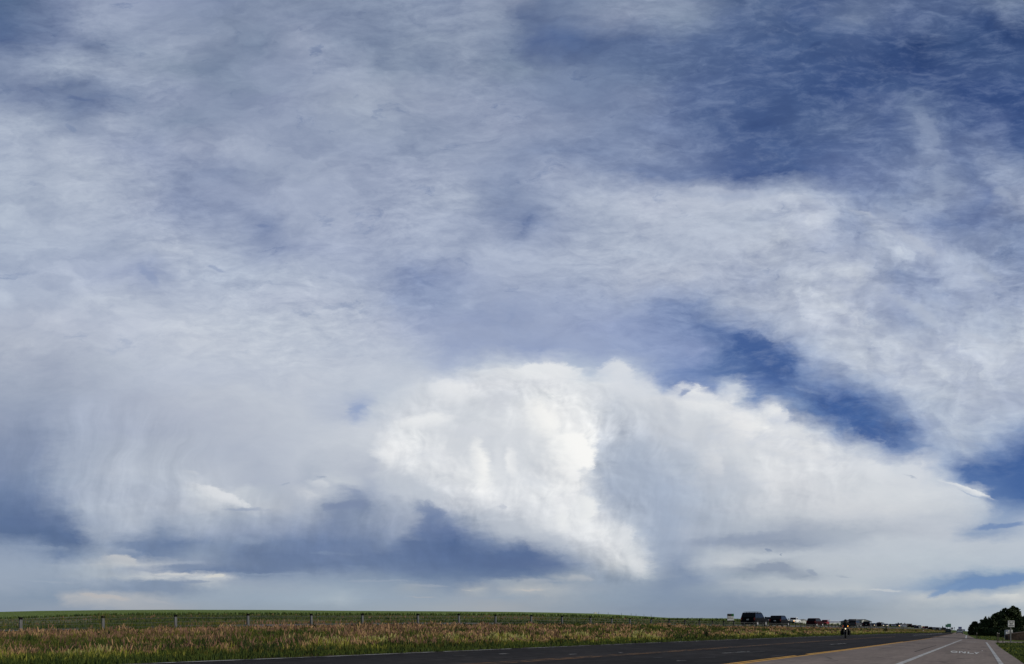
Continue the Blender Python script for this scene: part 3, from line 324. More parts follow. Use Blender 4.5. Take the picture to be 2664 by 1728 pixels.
def tag(o, label=None, cat=None, group=None, kind=None):
    if label: o['label'] = label
    if cat: o['category'] = cat
    if group: o['group'] = group
    if kind: o['kind'] = kind
    return o
def empty(name, loc, rz=0.0, sc=1.0):
    o = bpy.data.objects.new(name, None); COL.objects.link(o); o.location = loc; o.rotation_euler = (0, 0, rz); o.scale = (sc, sc, sc); o.empty_display_size = 0.2
    return o
def struct(o): o['kind'] = 'structure'; return o

# ================================================================== materials
def mat(name, c, c2=None, scale=3.0, rough=0.7, metal=0.0, spec=0.3, bump=0.0, bscale=None, stretch=(1, 1, 1), detail=5.0, emit=None, estr=0.0, coat=0.0, lo=0.35, hi=0.65, obj=True, c3=None, sc3=0.3):
    m = bpy.data.materials.new(name); m.use_nodes = True; t = m.node_tree; g = G(t)
    b = t.nodes['Principled BSDF']
    b.inputs['Roughness'].default_value = rough; b.inputs['Metallic'].default_value = metal
    b.inputs['Specular IOR Level'].default_value = spec; b.inputs['Coat Weight'].default_value = coat
    tc = g.n('ShaderNodeTexCoord').outputs['Object']; p = g.vm('MULTIPLY', tc, stretch)
    a = (*c, 1)
    if c2 is not None:
        n = g.noise(p, scale, detail, 0.6)
        col = g.mix(g.mr(n, lo, hi), a, (*c2, 1))
        if c3 is not None:
            n3 = g.noise(g.vm('ADD', p, (31, 17, 5)), sc3, 4.0, 0.6); col = g.mix(g.mr(n3, 0.45, 0.62), col, (*c3, 1))
        t.links.new(col, b.inputs['Base Color'])
        rr = g.mr(g.noise(p, scale * 1.7, 3.0), 0.3, 0.7, max(0.02, rough - 0.08), min(1, rough + 0.08)); t.links.new(rr, b.inputs['Roughness'])
    else: b.inputs['Base Color'].default_value = a
    if bump > 0:
        bp = g.n('ShaderNodeBump'); bp.inputs['Strength'].default_value = 1.0; bp.inputs['Distance'].default_value = bump
        t.links.new(g.noise(p, bscale or scale, 4.0), bp.inputs['Height']); t.links.new(bp.outputs[0], b.inputs['Normal'])
    if emit is not None:
        b.inputs['Emission Color'].default_value = (*emit, 1); b.inputs['Emission Strength'].default_value = estr
    return m
M = {}
M['asphalt'] = mat('asphalt', (0.019, 0.017, 0.0165), (0.034, 0.030, 0.028), 1.6, 0.85, bump=0.004, bscale=60, detail=8, c3=(0.016, 0.0145, 0.015), sc3=0.22, spec=0.05)
M['concrete'] = mat('concrete', (0.212, 0.172, 0.148), (0.258, 0.213, 0.185), 2.2, 0.85, bump=0.003, bscale=60, detail=9, c3=(0.198, 0.162, 0.142), sc3=0.16, spec=0.05)
M['frontage'] = mat('frontage_asphalt', (0.13, 0.12, 0.115), (0.18, 0.165, 0.155), 1.5, 0.9, spec=0.05)
M['dark_mark'] = mat('dark_road_mark', (0.020, 0.019, 0.020), (0.032, 0.030, 0.030), 4, 0.7, spec=0.05)  # near-black tone for the junction band and one skid mark
M['white_line'] = mat('white_paint', (0.50, 0.50, 0.48), (0.22, 0.205, 0.195), 3.5, 0.7, detail=9, lo=0.46, hi=0.62)
M['worn_white'] = mat('worn_white_paint', (0.40, 0.39, 0.37), (0.10, 0.09, 0.085), 1.3, 0.75, detail=9, lo=0.46, hi=0.58)
M['yellow_line'] = mat('yellow_paint', (0.75, 0.39, 0.05), (0.56, 0.29, 0.045), 4.0, 0.7, detail=8)
M['worn_yellow'] = mat('worn_yellow_paint', (0.34, 0.17, 0.06), (0.075, 0.05, 0.035), 1.4, 0.75, detail=9, lo=0.44, hi=0.6)
M['verge'] = mat('verge_soil', (0.045, 0.040, 0.016), (0.075, 0.055, 0.024), 0.9, 0.95, bump=0.05, bscale=6, detail=8, c3=(0.035, 0.045, 0.012), sc3=0.25, spec=0.05)
M['field'] = mat('rough_pasture', (0.075, 0.100, 0.022), (0.115, 0.118, 0.030), 0.25, 0.95, bump=0.15, bscale=3, detail=9, c3=(0.030, 0.044, 0.010), sc3=0.05, stretch=(0.25, 1, 1), spec=0.05)
M['crop'] = mat('young_crop', (0.165, 0.225, 0.055), (0.185, 0.24, 0.065), 0.10, 0.95, bump=0.25, bscale=3, detail=9, c3=(0.13, 0.19, 0.046), sc3=0.02, stretch=(0.3, 1, 1), spec=0.05)
M['pale'] = mat('dry_pale_grass', (0.13, 0.125, 0.04), (0.09, 0.10, 0.03), 0.2, 0.95, detail=8)
M['lawn'] = mat('lawn', (0.070, 0.110, 0.020), (0.115, 0.130, 0.028), 0.5, 0.95, bump=0.06, bscale=8, detail=9, c3=(0.055, 0.095, 0.017), sc3=0.12, stretch=(0.4, 1, 1), spec=0.05)
GR = [('pink_grass_heads', (0.255, 0.150, 0.105), (0.165, 0.090, 0.056)), ('tan_grass_heads', (0.42, 0.27, 0.14), (0.28, 0.165, 0.085)),
      ('olive_grass', (0.145, 0.130, 0.030), (0.100, 0.092, 0.022)), ('green_grass', (0.075, 0.100, 0.020), (0.050, 0.072, 0.014)),
      ('yellow_green_grass', (0.30, 0.30, 0.050), (0.22, 0.215, 0.040)), ('dark_green_grass', (0.032, 0.055, 0.018), (0.022, 0.038, 0.012)), ('pale_stalks', (0.38, 0.36, 0.14), (0.27, 0.26, 0.10))]
GM = [mat(n, a, b, 2.5, 0.9, spec=0.15) for n, a, b in GR]
M['bush'] = mat('weed_leaves', (0.016, 0.030, 0.010), (0.026, 0.042, 0.014), 5, 0.8, spec=0.2)
M['leaf'] = mat('dark_tree_leaves', (0.018, 0.032, 0.008), (0.034, 0.050, 0.014), 2, 0.75, spec=0.2)
M['leaf2'] = mat('pale_poplar_leaves', (0.05, 0.062, 0.035), (0.08, 0.09, 0.05), 2, 0.75, spec=0.2)
M['bark'] = mat('bark', (0.03, 0.022, 0.016), (0.05, 0.038, 0.028), 6, 0.9)
M['post'] = mat('weathered_post', (0.15, 0.155, 0.16), (0.08, 0.08, 0.08), 7, 0.85, stretch=(1, 1, 0.2))
M['cap'] = mat('tarred_post_cap', (0.006, 0.006, 0.006), (0.010, 0.010, 0.010), 9, 0.9, spec=0.05)
M['wire'] = mat('galvanised_cable', (0.10, 0.10, 0.095), None, rough=0.7)
M['black_paint'] = mat('black_car_paint', (0.006, 0.006, 0.008), None, rough=0.4, spec=0.03)
M['white_paint'] = mat('white_car_paint', (0.76, 0.77, 0.78), None, rough=0.4, spec=0.06)
M['silver_paint'] = mat('silver_car_paint', (0.30, 0.31, 0.33), None, rough=0.3, metal=0.4, spec=0.12)
M['maroon_paint'] = mat('maroon_car_paint', (0.030, 0.008, 0.010), None, rough=0.4, spec=0.03)
M['red_paint'] = mat('red_car_paint', (0.24, 0.008, 0.014), None, rough=0.4, spec=0.06)
M['navy_paint'] = mat('navy_car_paint', (0.012, 0.018, 0.040), None, rough=0.4, spec=0.03)
M['grey_paint'] = mat('grey_car_paint', (0.06, 0.06, 0.065), None, rough=0.4, spec=0.06)
M['teal_paint'] = mat('grey_green_car_paint', (0.07, 0.095, 0.095), None, rough=0.4, spec=0.06)
M['glass'] = mat('dark_car_glass', (0.006, 0.007, 0.009), None, rough=0.12, spec=0.25)
M['tyre'] = mat('tyre_rubber', (0.010, 0.010, 0.010), None, rough=0.85)
M['rim'] = mat('alloy_rim', (0.45, 0.45, 0.46), None, rough=0.35, metal=0.6)
M['trim'] = mat('black_plastic', (0.012, 0.012, 0.012), None, rough=0.6)
M['chrome'] = mat('chrome', (0.65, 0.65, 0.66), None, rough=0.15, metal=1.0)
M['tail'] = mat('red_lens', (0.16, 0.008, 0.008), None, rough=0.2)
M['lens'] = mat('clear_lens', (0.45, 0.45, 0.45), None, rough=0.15)
M['lit'] = mat('lit_headlamp', (0.9, 0.85, 0.7), None, emit=(1.0, 0.80, 0.48), estr=1.3)
M['amber_lit'] = mat('lit_amber_lamp', (0.9, 0.45, 0.1), None, emit=(1.0, 0.36, 0.03), estr=3.0)
M['red_lit'] = mat('lit_orange_red_lamp', (0.6, 0.1, 0.05), None, emit=(1.0, 0.10, 0.02), estr=1.5)
M['plate'] = mat('number_plate', (0.42, 0.43, 0.42), None, rough=0.5)
M['sign_white'] = mat('white_sign_sheet', (0.52, 0.53, 0.54), (0.46, 0.47, 0.48), 3, 0.5)
M['sign_black'] = mat('black_sign_ink', (0.010, 0.010, 0.011), None, rough=0.5)
M['sign_green'] = mat('green_sign_ink', (0.008, 0.11, 0.025), None, rough=0.5)
M['road_green'] = mat('green_road_sign', (0.002, 0.075, 0.052), None, rough=0.5)
M['road_blue'] = mat('blue_road_sign', (0.006, 0.020, 0.115), None, rough=0.5)
M['sign_blue'] = mat('blue_sign_ink', (0.012, 0.035, 0.16), None, rough=0.5)
M['sign_back'] = mat('dull_sign_back', (0.05, 0.055, 0.07), None, rough=0.6)
M['steel'] = mat('galvanised_steel', (0.14, 0.145, 0.15), (0.10, 0.10, 0.10), 6, 0.6, metal=0.2)
M['wood'] = mat('dark_wood', (0.03, 0.025, 0.02), (0.045, 0.036, 0.028), 5, 0.85)
M['stone'] = mat('brown_field_stone', (0.060, 0.038, 0.028), (0.020, 0.014, 0.011), 2.2, 0.9, bump=0.05, bscale=3, detail=3)
M['cream_wall'] = mat('cream_wall', (0.80, 0.70, 0.50), (0.70, 0.60, 0.43), 0.3, 0.8)
M['pink_wall'] = mat('pinkish_brick', (0.24, 0.15, 0.115), (0.18, 0.11, 0.085), 0.4, 0.9)
M['white_wall'] = mat('white_metal_siding', (0.80, 0.80, 0.78), (0.68, 0.68, 0.67), 0.3, 0.6)
M['grey_wall'] = mat('grey_siding', (0.32, 0.32, 0.30), (0.26, 0.26, 0.25), 0.5, 0.8)
M['metal_roof'] = mat('pale_metal_roof', (0.24, 0.26, 0.30), (0.30, 0.32, 0.35), 0.2, 0.4)
M['shingle'] = mat('dark_shingle', (0.035, 0.030, 0.030), (0.055, 0.046, 0.043), 2, 0.9)
M['grey_roof'] = mat('grey_shingle', (0.10, 0.098, 0.095), (0.14, 0.135, 0.13), 2, 0.9)
M['pane'] = mat('window_glass', (0.02, 0.024, 0.03), None, rough=0.1)
M['leather'] = mat('black_leather', (0.010, 0.010, 0.010), (0.016, 0.015, 0.015), 9, 0.5)
M['denim'] = mat('black_denim', (0.010, 0.011, 0.014), (0.016, 0.017, 0.02), 20, 0.9)
M['skin'] = mat('rider_skin', (0.30, 0.17, 0.12), None, rough=0.6)  # one even skin tone for the face
M['litter'] = mat('white_litter', (0.75, 0.75, 0.72), None, rough=0.6)
M['skid'] = mat('tyre_rubber_mark', (0.038, 0.033, 0.032), (0.058, 0.050, 0.047), 3, 0.8)

def wear(m, tint_lo, tint_hi, crack, cs, seam=0.0):
    """tyre tracks along the road, patches and cracks over a base material"""
    t = m.node_tree; g = G(t); b = t.nodes['Principled BSDF']; src = b.inputs['Base Color'].links[0].from_socket
    tc = g.n('ShaderNodeTexCoord').outputs['Object']; ro = g.n('ShaderNodeVectorRotate', rotation_type='Z_AXIS'); t.links.new(tc, ro.inputs['Vector']); ro.inputs['Angle'].default_value = -math.atan2(.779, .627)
    al = g.vm('MULTIPLY', ro.outputs[0], (.035, 1.0, 1.0)); n = g.noise(al, 1.3, 6.0, .62)
    k = g.mr(n, .34, .66, tint_lo, tint_hi); col = g.mix(1.0, src, g.xyz(k, k, k), 'MULTIPLY')
    n2 = g.noise(g.vm('MULTIPLY', ro.outputs[0], (.12, 1.0, 1.0)), 7.0, 8.0, .7); k2 = g.mr(n2, .3, .7, .86, 1.14); col = g.mix(1.0, col, g.xyz(k2, k2, k2), 'MULTIPLY')
    vo = g.n('ShaderNodeTexVoronoi', feature='DISTANCE_TO_EDGE'); vo.inputs['Scale'].default_value = cs
    t.links.new(g.vm('ADD', g.vm('MULTIPLY', ro.outputs[0], (.55, 1.0, 1.0)), g.vm('SCALE', g.noise(tc, 1.6, 5.0, .6, color=True), scale=.9)), vo.inputs['Vector'])
    ck = g.m('MULTIPLY', g.mr(vo.outputs['Distance'], .004, .016, crack, 0.0), g.mr(g.noise(tc, .35, 3.0), .42, .58))
    col = g.mix(ck, col, (.012, .011, .011, 1)); t.links.new(col, b.inputs['Base Color'])
wear(M['asphalt'], .72, 1.32, .8, .30); wear(M['concrete'], .92, 1.08, .5, .16)
# ================================================================== terrain
EDGE = [(-900, 1780), (-60, 1744.5), (0, 1742), (450, 1723.5), (880, 1706.3), (1330, 1687.3), (1770, 1668.7), (2120, 1655.6), (2210, 1652.6), (2250, 1651.2), (2290, 1649.7), (2390, 1647.4), (2465, 1646.5)]
LF = [(-900, 46), (54, 41), (500, 36.5), (1087, 31), (1500, 26.5), (1909, 22.9), (2182, 22), (2400, 22)]
YF = [(-900, 1655), (54, 1647), (268, 1642.5), (457, 1637.5), (645, 1634.5), (810, 1632), (943, 1629.5), (1087, 1628), (1289, 1627), (1536, 1627), (1741, 1628), (1909, 1632), (2054, 1633.5), (2182, 1635), (2350, 1637), (2465, 1639.6)]
YR1 = [(-900, 1650), (54, 1643), (268, 1639), (500, 1633.5), (640, 1631), (830, 1629), (1030, 1627.3), (1300, 1625.5), (1500, 1626), (1780, 1629.7), (1960, 1631), (2100, 1632), (2260, 1633.5), (2350, 1635), (2440, 1637.6), (2465, 1639.1)]
YR2 = [(-900, 1646), (54, 1639.5), (268, 1635), (500, 1628.3), (640, 1626.5), (830, 1624.2), (1030, 1621.3), (1300, 1621.5), (1500, 1622.5), (1780, 1625.3), (1960, 1626.5), (2100, 1628), (2260, 1631), (2350, 1632.5), (2440, 1636.3), (2465, 1638.6)]
YC = [(-900, 1619), (0, 1611), (150, 1606), (270, 1601.5), (450, 1599.5), (900, 1600), (1330, 1601.5), (1500, 1604), (1650, 1609), (1745, 1613), (1900, 1614.5), (2080, 1623.5), (2260, 1629.2), (2350, 1631.7), (2440, 1635.8), (2465, 1638.4)]
YH = [(-900, 1603), (-100, 1595), (0, 1592), (100, 1589.5), (270, 1587.5), (450, 1586.5), (700, 1587), (880, 1589), (1150, 1590.5), (1330, 1592), (1450, 1594), (1540, 1596.3), (1610, 1599.5), (1700, 1605), (1745, 1608), (1900, 1609), (2000, 1614), (2080, 1621.5), (2200, 1624.5), (2260, 1628), (2350, 1631), (2440, 1635.5), (2475, 1639), (2490, 1640.3), (2505, 1641.2), (2530, 1644), (2664, 1647), (3400, 1664)]
def De(px): y = interp(px, EDGE); return HC * F / (y - vl(px))
def Df(px): return min(390.0, interp(px, LF) / (0.000519 * max(2540 - px, 60)))
RS = 2471                                           # bearings right of this are road and lawn to the crest
def profile(px, side=None):
    """(D, z, zone) nodes from the camera's feet outwards along one bearing"""
    pl = lambda D: -SLOPE * (px - CX) / F * D
    zz = lambda y, D: HC - (y - HOR) / F * D
    yh = interp(px, YH)
    if (px < RS if side is None else side == 'l'):
        de, df = De(px), Df(px); r1, r2 = df * 1.06, df * 1.30
        dh = max(450.0, r2 * 1.3 + 60); dc = r2 + 0.28 * (dh - r2)
        return [(1.5, pl(1.5) - .03), (de * .5, pl(de * .5) - .03), (de * 1.004, pl(de * 1.004) - .03), (de * 1.012 + .05, pl(de) + 0.02),
                (df, zz(interp(px, YF), df)), (r1, zz(interp(px, YR1), r1)), (r2, zz(interp(px, YR2), r2)), (r2 * 1.12, zz(interp(px, YR2) - .2, r2 * 1.12)),
                (dc, zz(interp(px, YC), dc)), (dh, zz(yh, dh)), (dh * 1.6, zz(yh + 4, dh * 1.6)), (9000, zz(yh + 9, 9000))]
    dp = 233.0 if px < 2530 else 160.0
    ds = [1.5, 6, 12, 20, 32, 48, 70, 105, dp]
    return [(d, pl(d) - .03) for d in ds] + [(400, zz(yh, 400)), (650, zz(yh + 4, 650)), (9000, zz(yh + 9, 9000))]
SUB = [2, 2, 1, 6, 1, 1, 1, 4, 6, 2, 2]
def fine(px, side=None):
    pr = profile(px, side); out = []
    for i in range(len(pr) - 1):
        for k in range(SUB[i]):
            t = k / SUB[i]; D = lerp(pr[i][0], pr[i + 1][0], t); z = lerp(pr[i][1], pr[i + 1][1], t); out.append((D, z))
    out.append(pr[-1]); return out
def ground_z(px, D):
    pr = profile(px)
    for (a, za), (b, zb) in zip(pr, pr[1:]):
        if D <= b: return za + (zb - za) * (D - a) / (b - a)
    return pr[-1][1]
def on_ground(px, D): return Vector(((px - CX) / F * D, D, ground_z(px, D)))

cols = [-900, -700, -500, -350, -220, -130] + list(range(-60, 2461, 20)) + [2471.2, 2470.7, 2480, 2490, 2500, 2510, 2520, 2529.9, 2530.1] + list(range(2540, 2740, 20)) + [2800, 2950, 3150, 3400]
rows = []
for px in cols:
    rows.append([Vector(((px - CX) / F * D, D, z)) for D, z in fine(px, 'l' if px == 2471.2 else 'r' if px == 2470.7 else None)])
zone_of = []
for i, k in enumerate(SUB): zone_of += [i] * k
npx = len(cols)
first, last = rows[0], rows[-1]
tf = math.atan2(first[0].x, first[0].y); tl = math.atan2(last[0].x, last[0].y)
NB = 20
for k in range(1, NB):                                # the land goes on all round, behind the camera too
    t = k / NB; ang = lerp(tl, tf + 2 * math.pi, t); rr = []
    for a, b in zip(last, first):
        ra, rb = math.hypot(a.x, a.y), math.hypot(b.x, b.y); r = lerp(ra, rb, t)
        rr.append(Vector((r * math.sin(ang), r * math.cos(ang), lerp(a.z, b.z, t) - 0.01)))
    rows.append(rr)
rows.append(first)
def gmi(i, j):
    px = cols[i] if i < npx else None
    if px is None or px >= RS - 1: return 4
    z = zone_of[j]
    if z <= 3: return 0
    if z in (4, 5): return 1
    if z in (6, 7): return 5 if (px < 240 and z == 7) and j % 2 else 1
    return 2
kseam = cols.index(2470.7)
gm = MB(); gm.grid(rows[:kseam], gmi, True); gm.grid(rows[kseam:], lambda i, j: 4, True)
gm.v.append((0, 0, -0.05)); ci = len(gm.v) - 1
nn = len(rows[0])
for i in range(len(rows) - 1):
    gm.f.append((i * nn, (i + 1) * nn, ci)); gm.mi.append(0); gm.sm.append(True)
struct(gm.build('ground', [M['verge'], M['field'], M['crop'], M['field'], M['lawn'], M['pale']]))

# frontage road behind the fence
fr = []
for px in list(range(-400, 2461, 20)):
    df = Df(px); pr = profile(px); (a, za), (b, zb) = pr[5], pr[6]
    fr.append([Vector(((px - CX) / F * lerp(a, b, t), lerp(a, b, t), lerp(za, zb, t) + .02)) for t in (0.0, 0.5, 1.0)])
fm = MB(); fm.grid(fr, 0, True); struct(fm.build('frontage_road', M['frontage']))

# ------------------------------------------------------------------ the highway: sheets in the road plane, rising to the crest beyond the junction
def RG(px, py, up=0.0):
    if py >= 1647: return PL(px, py, up)
    D = lerp(400.0, HC * F / (1647 - vl(px)), (py - 1640.0) / 7.0); p = at(px, py, D); p.z += up; return p
YR = [(1450, 1795), (1700, 1760), (1926, 1728), (2100, 1705.5), (2200, 1692.5), (2278, 1681.5), (2350, 1671.2), (2400, 1664.3), (2424, 1660.6), (2455, 1654.5), (2478, 1649.5), (2487, 1645), (2492, 1640.4)]
WL = [(p[0], p[1] - .9) for p in EDGE[:-1]] + [(2465, 1646.1), (2476, 1643), (2485, 1640.4)]
RE = [(2800, 1822), (2700, 1754), (2670, 1732), (2650, 1718), (2630, 1704.3), (2612, 1692.3), (2598, 1682), (2588, 1672.5), (2700, 1673.2), (2700, 1670.4), (2640, 1669.8), (2590, 1667), (2555, 1664.5), (2537, 1661.5), (2528, 1657.5), (2520, 1653.6), (2508, 1650), (2503, 1646.5), (2499, 1640.4)]
def sheet(name, m, poly, up):
    bm = bmesh.new(); vs = [bm.verts.new(RG(x, y, up)) for x, y in poly]; f = bm.faces.new(vs)
    bmesh.ops.triangulate(bm, faces=[f], ngon_method='BEAUTY'); bmesh.ops.recalc_face_normals(bm, faces=bm.faces)
    for f in bm.faces:
        if f.normal.z < 0: f.normal_flip()
    me = bpy.data.meshes.new(name); bm.to_mesh(me); bm.free(); me.materials.append(m)
    o = bpy.data.objects.new(name, me); COL.objects.link(o); return struct(o)
def dense(pl, step=40):
    out = []
    for (a, b), (c, d) in zip(pl, pl[1:]):
        k = max(1, int(abs(c - a) // step) )
        for i in range(k): out.append((lerp(a, c, i / k), lerp(b, d, i / k)))
    out.append(pl[-1]); return out
WLd, YRd = dense(WL), dense(YR)
sheet('highway_asphalt', M['asphalt'], WLd + YRd[::-1], 0.0)
sheet('highway_concrete', M['concrete'], YRd + [(x, y) for x, y in RE[::-1]], 0.006)

def line(pts, w, up, name, m, dash=None, seed=0, wob=0.0):
    """painted line of world width w along a pixel polyline; dash = list of (start, end) fractions by image length"""
    rnd = random.Random(seed); P = [RG(x, y, up) for x, y in dense(pts, 25)]
    mb = MB(); L = []; Rr = []
    for i, p in enumerate(P):
        d = (P[min(i + 1, len(P) - 1)] - P[max(i - 1, 0)]); d.z = 0; d.normalize(); n = Vector((-d.y, d.x, 0)) * w / 2
        n.z = -SLOPE * n.x
        L.append(p + n * (1 + rnd.uniform(-wob, wob))); Rr.append(p - n * (1 + rnd.uniform(-wob, wob)))
    for i in range(len(P) - 1):
        if dash and not any(a <= i / (len(P) - 1) < b for a, b in dash): continue
        mb.face([Rr[i], Rr[i + 1], L[i + 1], L[i]])
    return struct(mb.build(name, m))
line([(p[0], p[1] + 1.2) for p in EDGE[1:-1]] + [(2462, 1647.2)], .14, .010, 'road_edge_marking', M['worn_white'], seed=1, wob=.35, dash=[(0, .48), (.492, .56), (.575, .64), (.65, .72), (.73, .80), (.81, 1)])
YL = [(1050, 1742.5), (1150, 1736), (1320, 1725.5), (1545, 1710), (1770, 1694.5), (2000, 1678), (2210, 1663.6), (2280, 1659.3), (2330, 1657)]
line(YL, .085, .010, 'centre_lane_marking', M['worn_yellow'], seed=2, wob=.3)
line([(x, y - max(.8, (y - 1650) * .045)) for x, y in YL], .06, .010, 'centre_lane_marking', M['worn_yellow'], seed=3, wob=.3)
line([(x, y - .2) for x, y in YR[:9]], .14, .014, 'median_marking', M['yellow_line'], seed=4, wob=.12)
line([(x - 1, y - max(.9, (y - 1650) * .05)) for x, y in YR[1:8]], .13, .012, 'median_marking', M['yellow_line'], seed=5, wob=.15, dash=[(0, .10), (.115, .24), (.25, .36), (.37, .45), (.455, .53), (.54, .70), (.71, .9)])
line([(2424, 1658.5), (2455, 1654), (2476, 1650)], .35, .014, 'median_marking', M['worn_yellow'], seed=6)
line([(2478, 1649), (2487, 1645), (2491, 1641)], .3, .016, 'median_marking', M['worn_yellow'], seed=7)
line([(2200, 1782.5), (2347, 1725.3), (2425, 1694.8), (2502, 1664.8)], .17, .012, 'turn_lane_marking', M['white_line'], seed=8, wob=.08)
line([(2622, 1758), (2604.5, 1729), (2585.5, 1700), (2566, 1671.5)], .13, .012, 'shoulder_marking', M['white_line'], seed=9, wob=.1)
line([(2513, 1661), (2514.3, 1652.5)], .2, .012, 'shoulder_marking', M['white_line'], seed=10)
line([(2376, 1653), (2410, 1651.2), (2424, 1650.5)], .25, .012, 'stop_marking', M['white_line'], seed=11)
line([(2420, 1650.2), (2452, 1648.6)], .25, .012, 'stop_marking', M['white_line'], seed=12)
line([(2285, 1690.3), (2330, 1682), (2366, 1676.6)], .05, .012, 'skid_mark', M['skid'], seed=13, wob=.3)
line([(2379, 1696.4), (2410, 1687), (2436, 1679.8)], .07, .012, 'skid_mark', M['dark_mark'], seed=14, wob=.3)
line([(2350, 1655.3), (2420, 1657.4), (2500, 1660.6), (2545, 1662.9)], 3.2, .009, 'dark_cross_band', M['dark_mark'], seed=15, wob=.2)  # broad darker band across the junction
line([(2509, 1669.6), (2516, 1670.1)], .6, .014, 'turn_arrow_marking', M['worn_white'], seed=16)
line([(2521, 1670), (2543, 1671.4)], .35, .014, 'turn_arrow_marking', M['white_line'], seed=17)
# worn streaks in the turn lane
for k, (x, y, L, s) in enumerate([(1880, 1700, 70, -.07), (1820, 1712, 40, -.05), (1760, 1720, 24, -.05), (2005, 1708, 40, -.09), (2160, 1677, 40, -.07), (1960, 1664.5, 16, -.03), (1610, 1699, 9, -.05), (1930, 1699, 60, -.07), (1300, 1702, 26, -.05), (1180, 1707, 30, -.04), (1480, 1703, 20, -.05), (1700, 1712, 22, -.05)]):
    line([(x, y), (x + L, y + s * L)], .10, .008, 'worn_streak', M['worn_white'] if k % 2 == 0 else M['skid'], seed=30 + k, wob=.5)
# the word ONLY on the turn lane: strokes in the road plane
def stroke_word():
    x0, x1 = 2473, 2548
    mb = MB()
    U = lambda s, t: (lerp(x0, x1, s), lerp(lerp(1693.4, 1698.0, s), lerp(1698.4, 1702.4, s), t))    # t: 0 far end of the letters, 1 near end
    def quad(a, b, c, d): mb.face([RG(*U(*q), .012) for q in (a, b, c, d)])
    def ring(s0, s1, n=28):
        for k in range(n):
            q = []
            for kk, ro in ((k, 1), (k + 1, 1), (k + 1, 0), (k, 0)):
                a = 2 * math.pi * kk / n; rx = (s1 - s0) / 2 * (1 if ro else .62); ry = .5 * (1 if ro else .50)
                q.append(((s0 + s1) / 2 + rx * math.cos(a), .5 + ry * math.sin(a)))
            quad(*q)
    ring(0.0, .245)
    quad((.30, 0), (.345, 0), (.335, 1), (.285, 1)); quad((.345, 0), (.39, 0), (.515, 1), (.455, 1)); quad((.485, 0), (.53, 0), (.52, 1), (.47, 1))
    quad((.60, 0), (.65, 0), (.635, 1), (.58, 1)); quad((.65, .74), (.80, .74), (.80, 1), (.645, 1))
    quad((.81, 0), (.87, 0), (.925, .55), (.875, .55)); quad((.95, 0), (1.0, 0), (.93, .55), (.885, .55)); quad((.872, .55), (.93, .55), (.925, 1), (.865, 1))
    return struct(mb.build('only_marking', mat('fresh_white_paint', (.66, .66, .63), (.52, .52, .49), 6.0, .7)))
stroke_word()
li = MB(); q = RG(2555.5, 1694.2); li.face([q + Vector((-.025, 0, .01)), q + Vector((.025, .01, .012)), q + Vector((.03, .05, .035)), q + Vector((-.015, .045, .02))]); li.face([q + Vector((.025, .01, .012)), q + Vector((.045, .0, .02)), q + Vector((.03, .05, .035))])
tag(li.build('litter', M['litter']), 'small scrap of white litter lying on the turn lane right of the word ONLY', 'litter')

# ================================================================== grasses (nobody could count them)
rg = random.Random(11)
def tuft(mb, p, h, w, lean, n, mi, rnd, head=None):
    for k in range(n):
        a = rnd.uniform(0, 6.283); o = Vector((math.cos(a), math.sin(a), 0)) * rnd.uniform(0, w * 2.2)
        hh = h * rnd.uniform(.6, 1.15); b = rnd.uniform(0, 6.283); ln = Vector((math.cos(b), math.sin(b), 0)) * hh * lean * rnd.uniform(.3, 1)
        side = Vector((rnd.uniform(.6, 1), rnd.uniform(-.6, .6), 0)).normalized() * w / 2
        base = p + o; mid = base + ln * .35 + Vector((0, 0, hh * .6)); tip = base + ln + Vector((0, 0, hh))
        mb.face([base - side, base + side, mid + side * .8, mid - side * .8], mi)
        if head is None: mb.face([mid - side * .8, mid + side * .8, tip], mi)
        else: mb.face([mid - side * 1.5, mid + side * 1.5, tip + side * .9, tip - side * .6], head)
def fld(x, y, s, o=0.0): return mnoise.noise(Vector((x * s + o, y * s * 1.0, o)))
vg = MB()
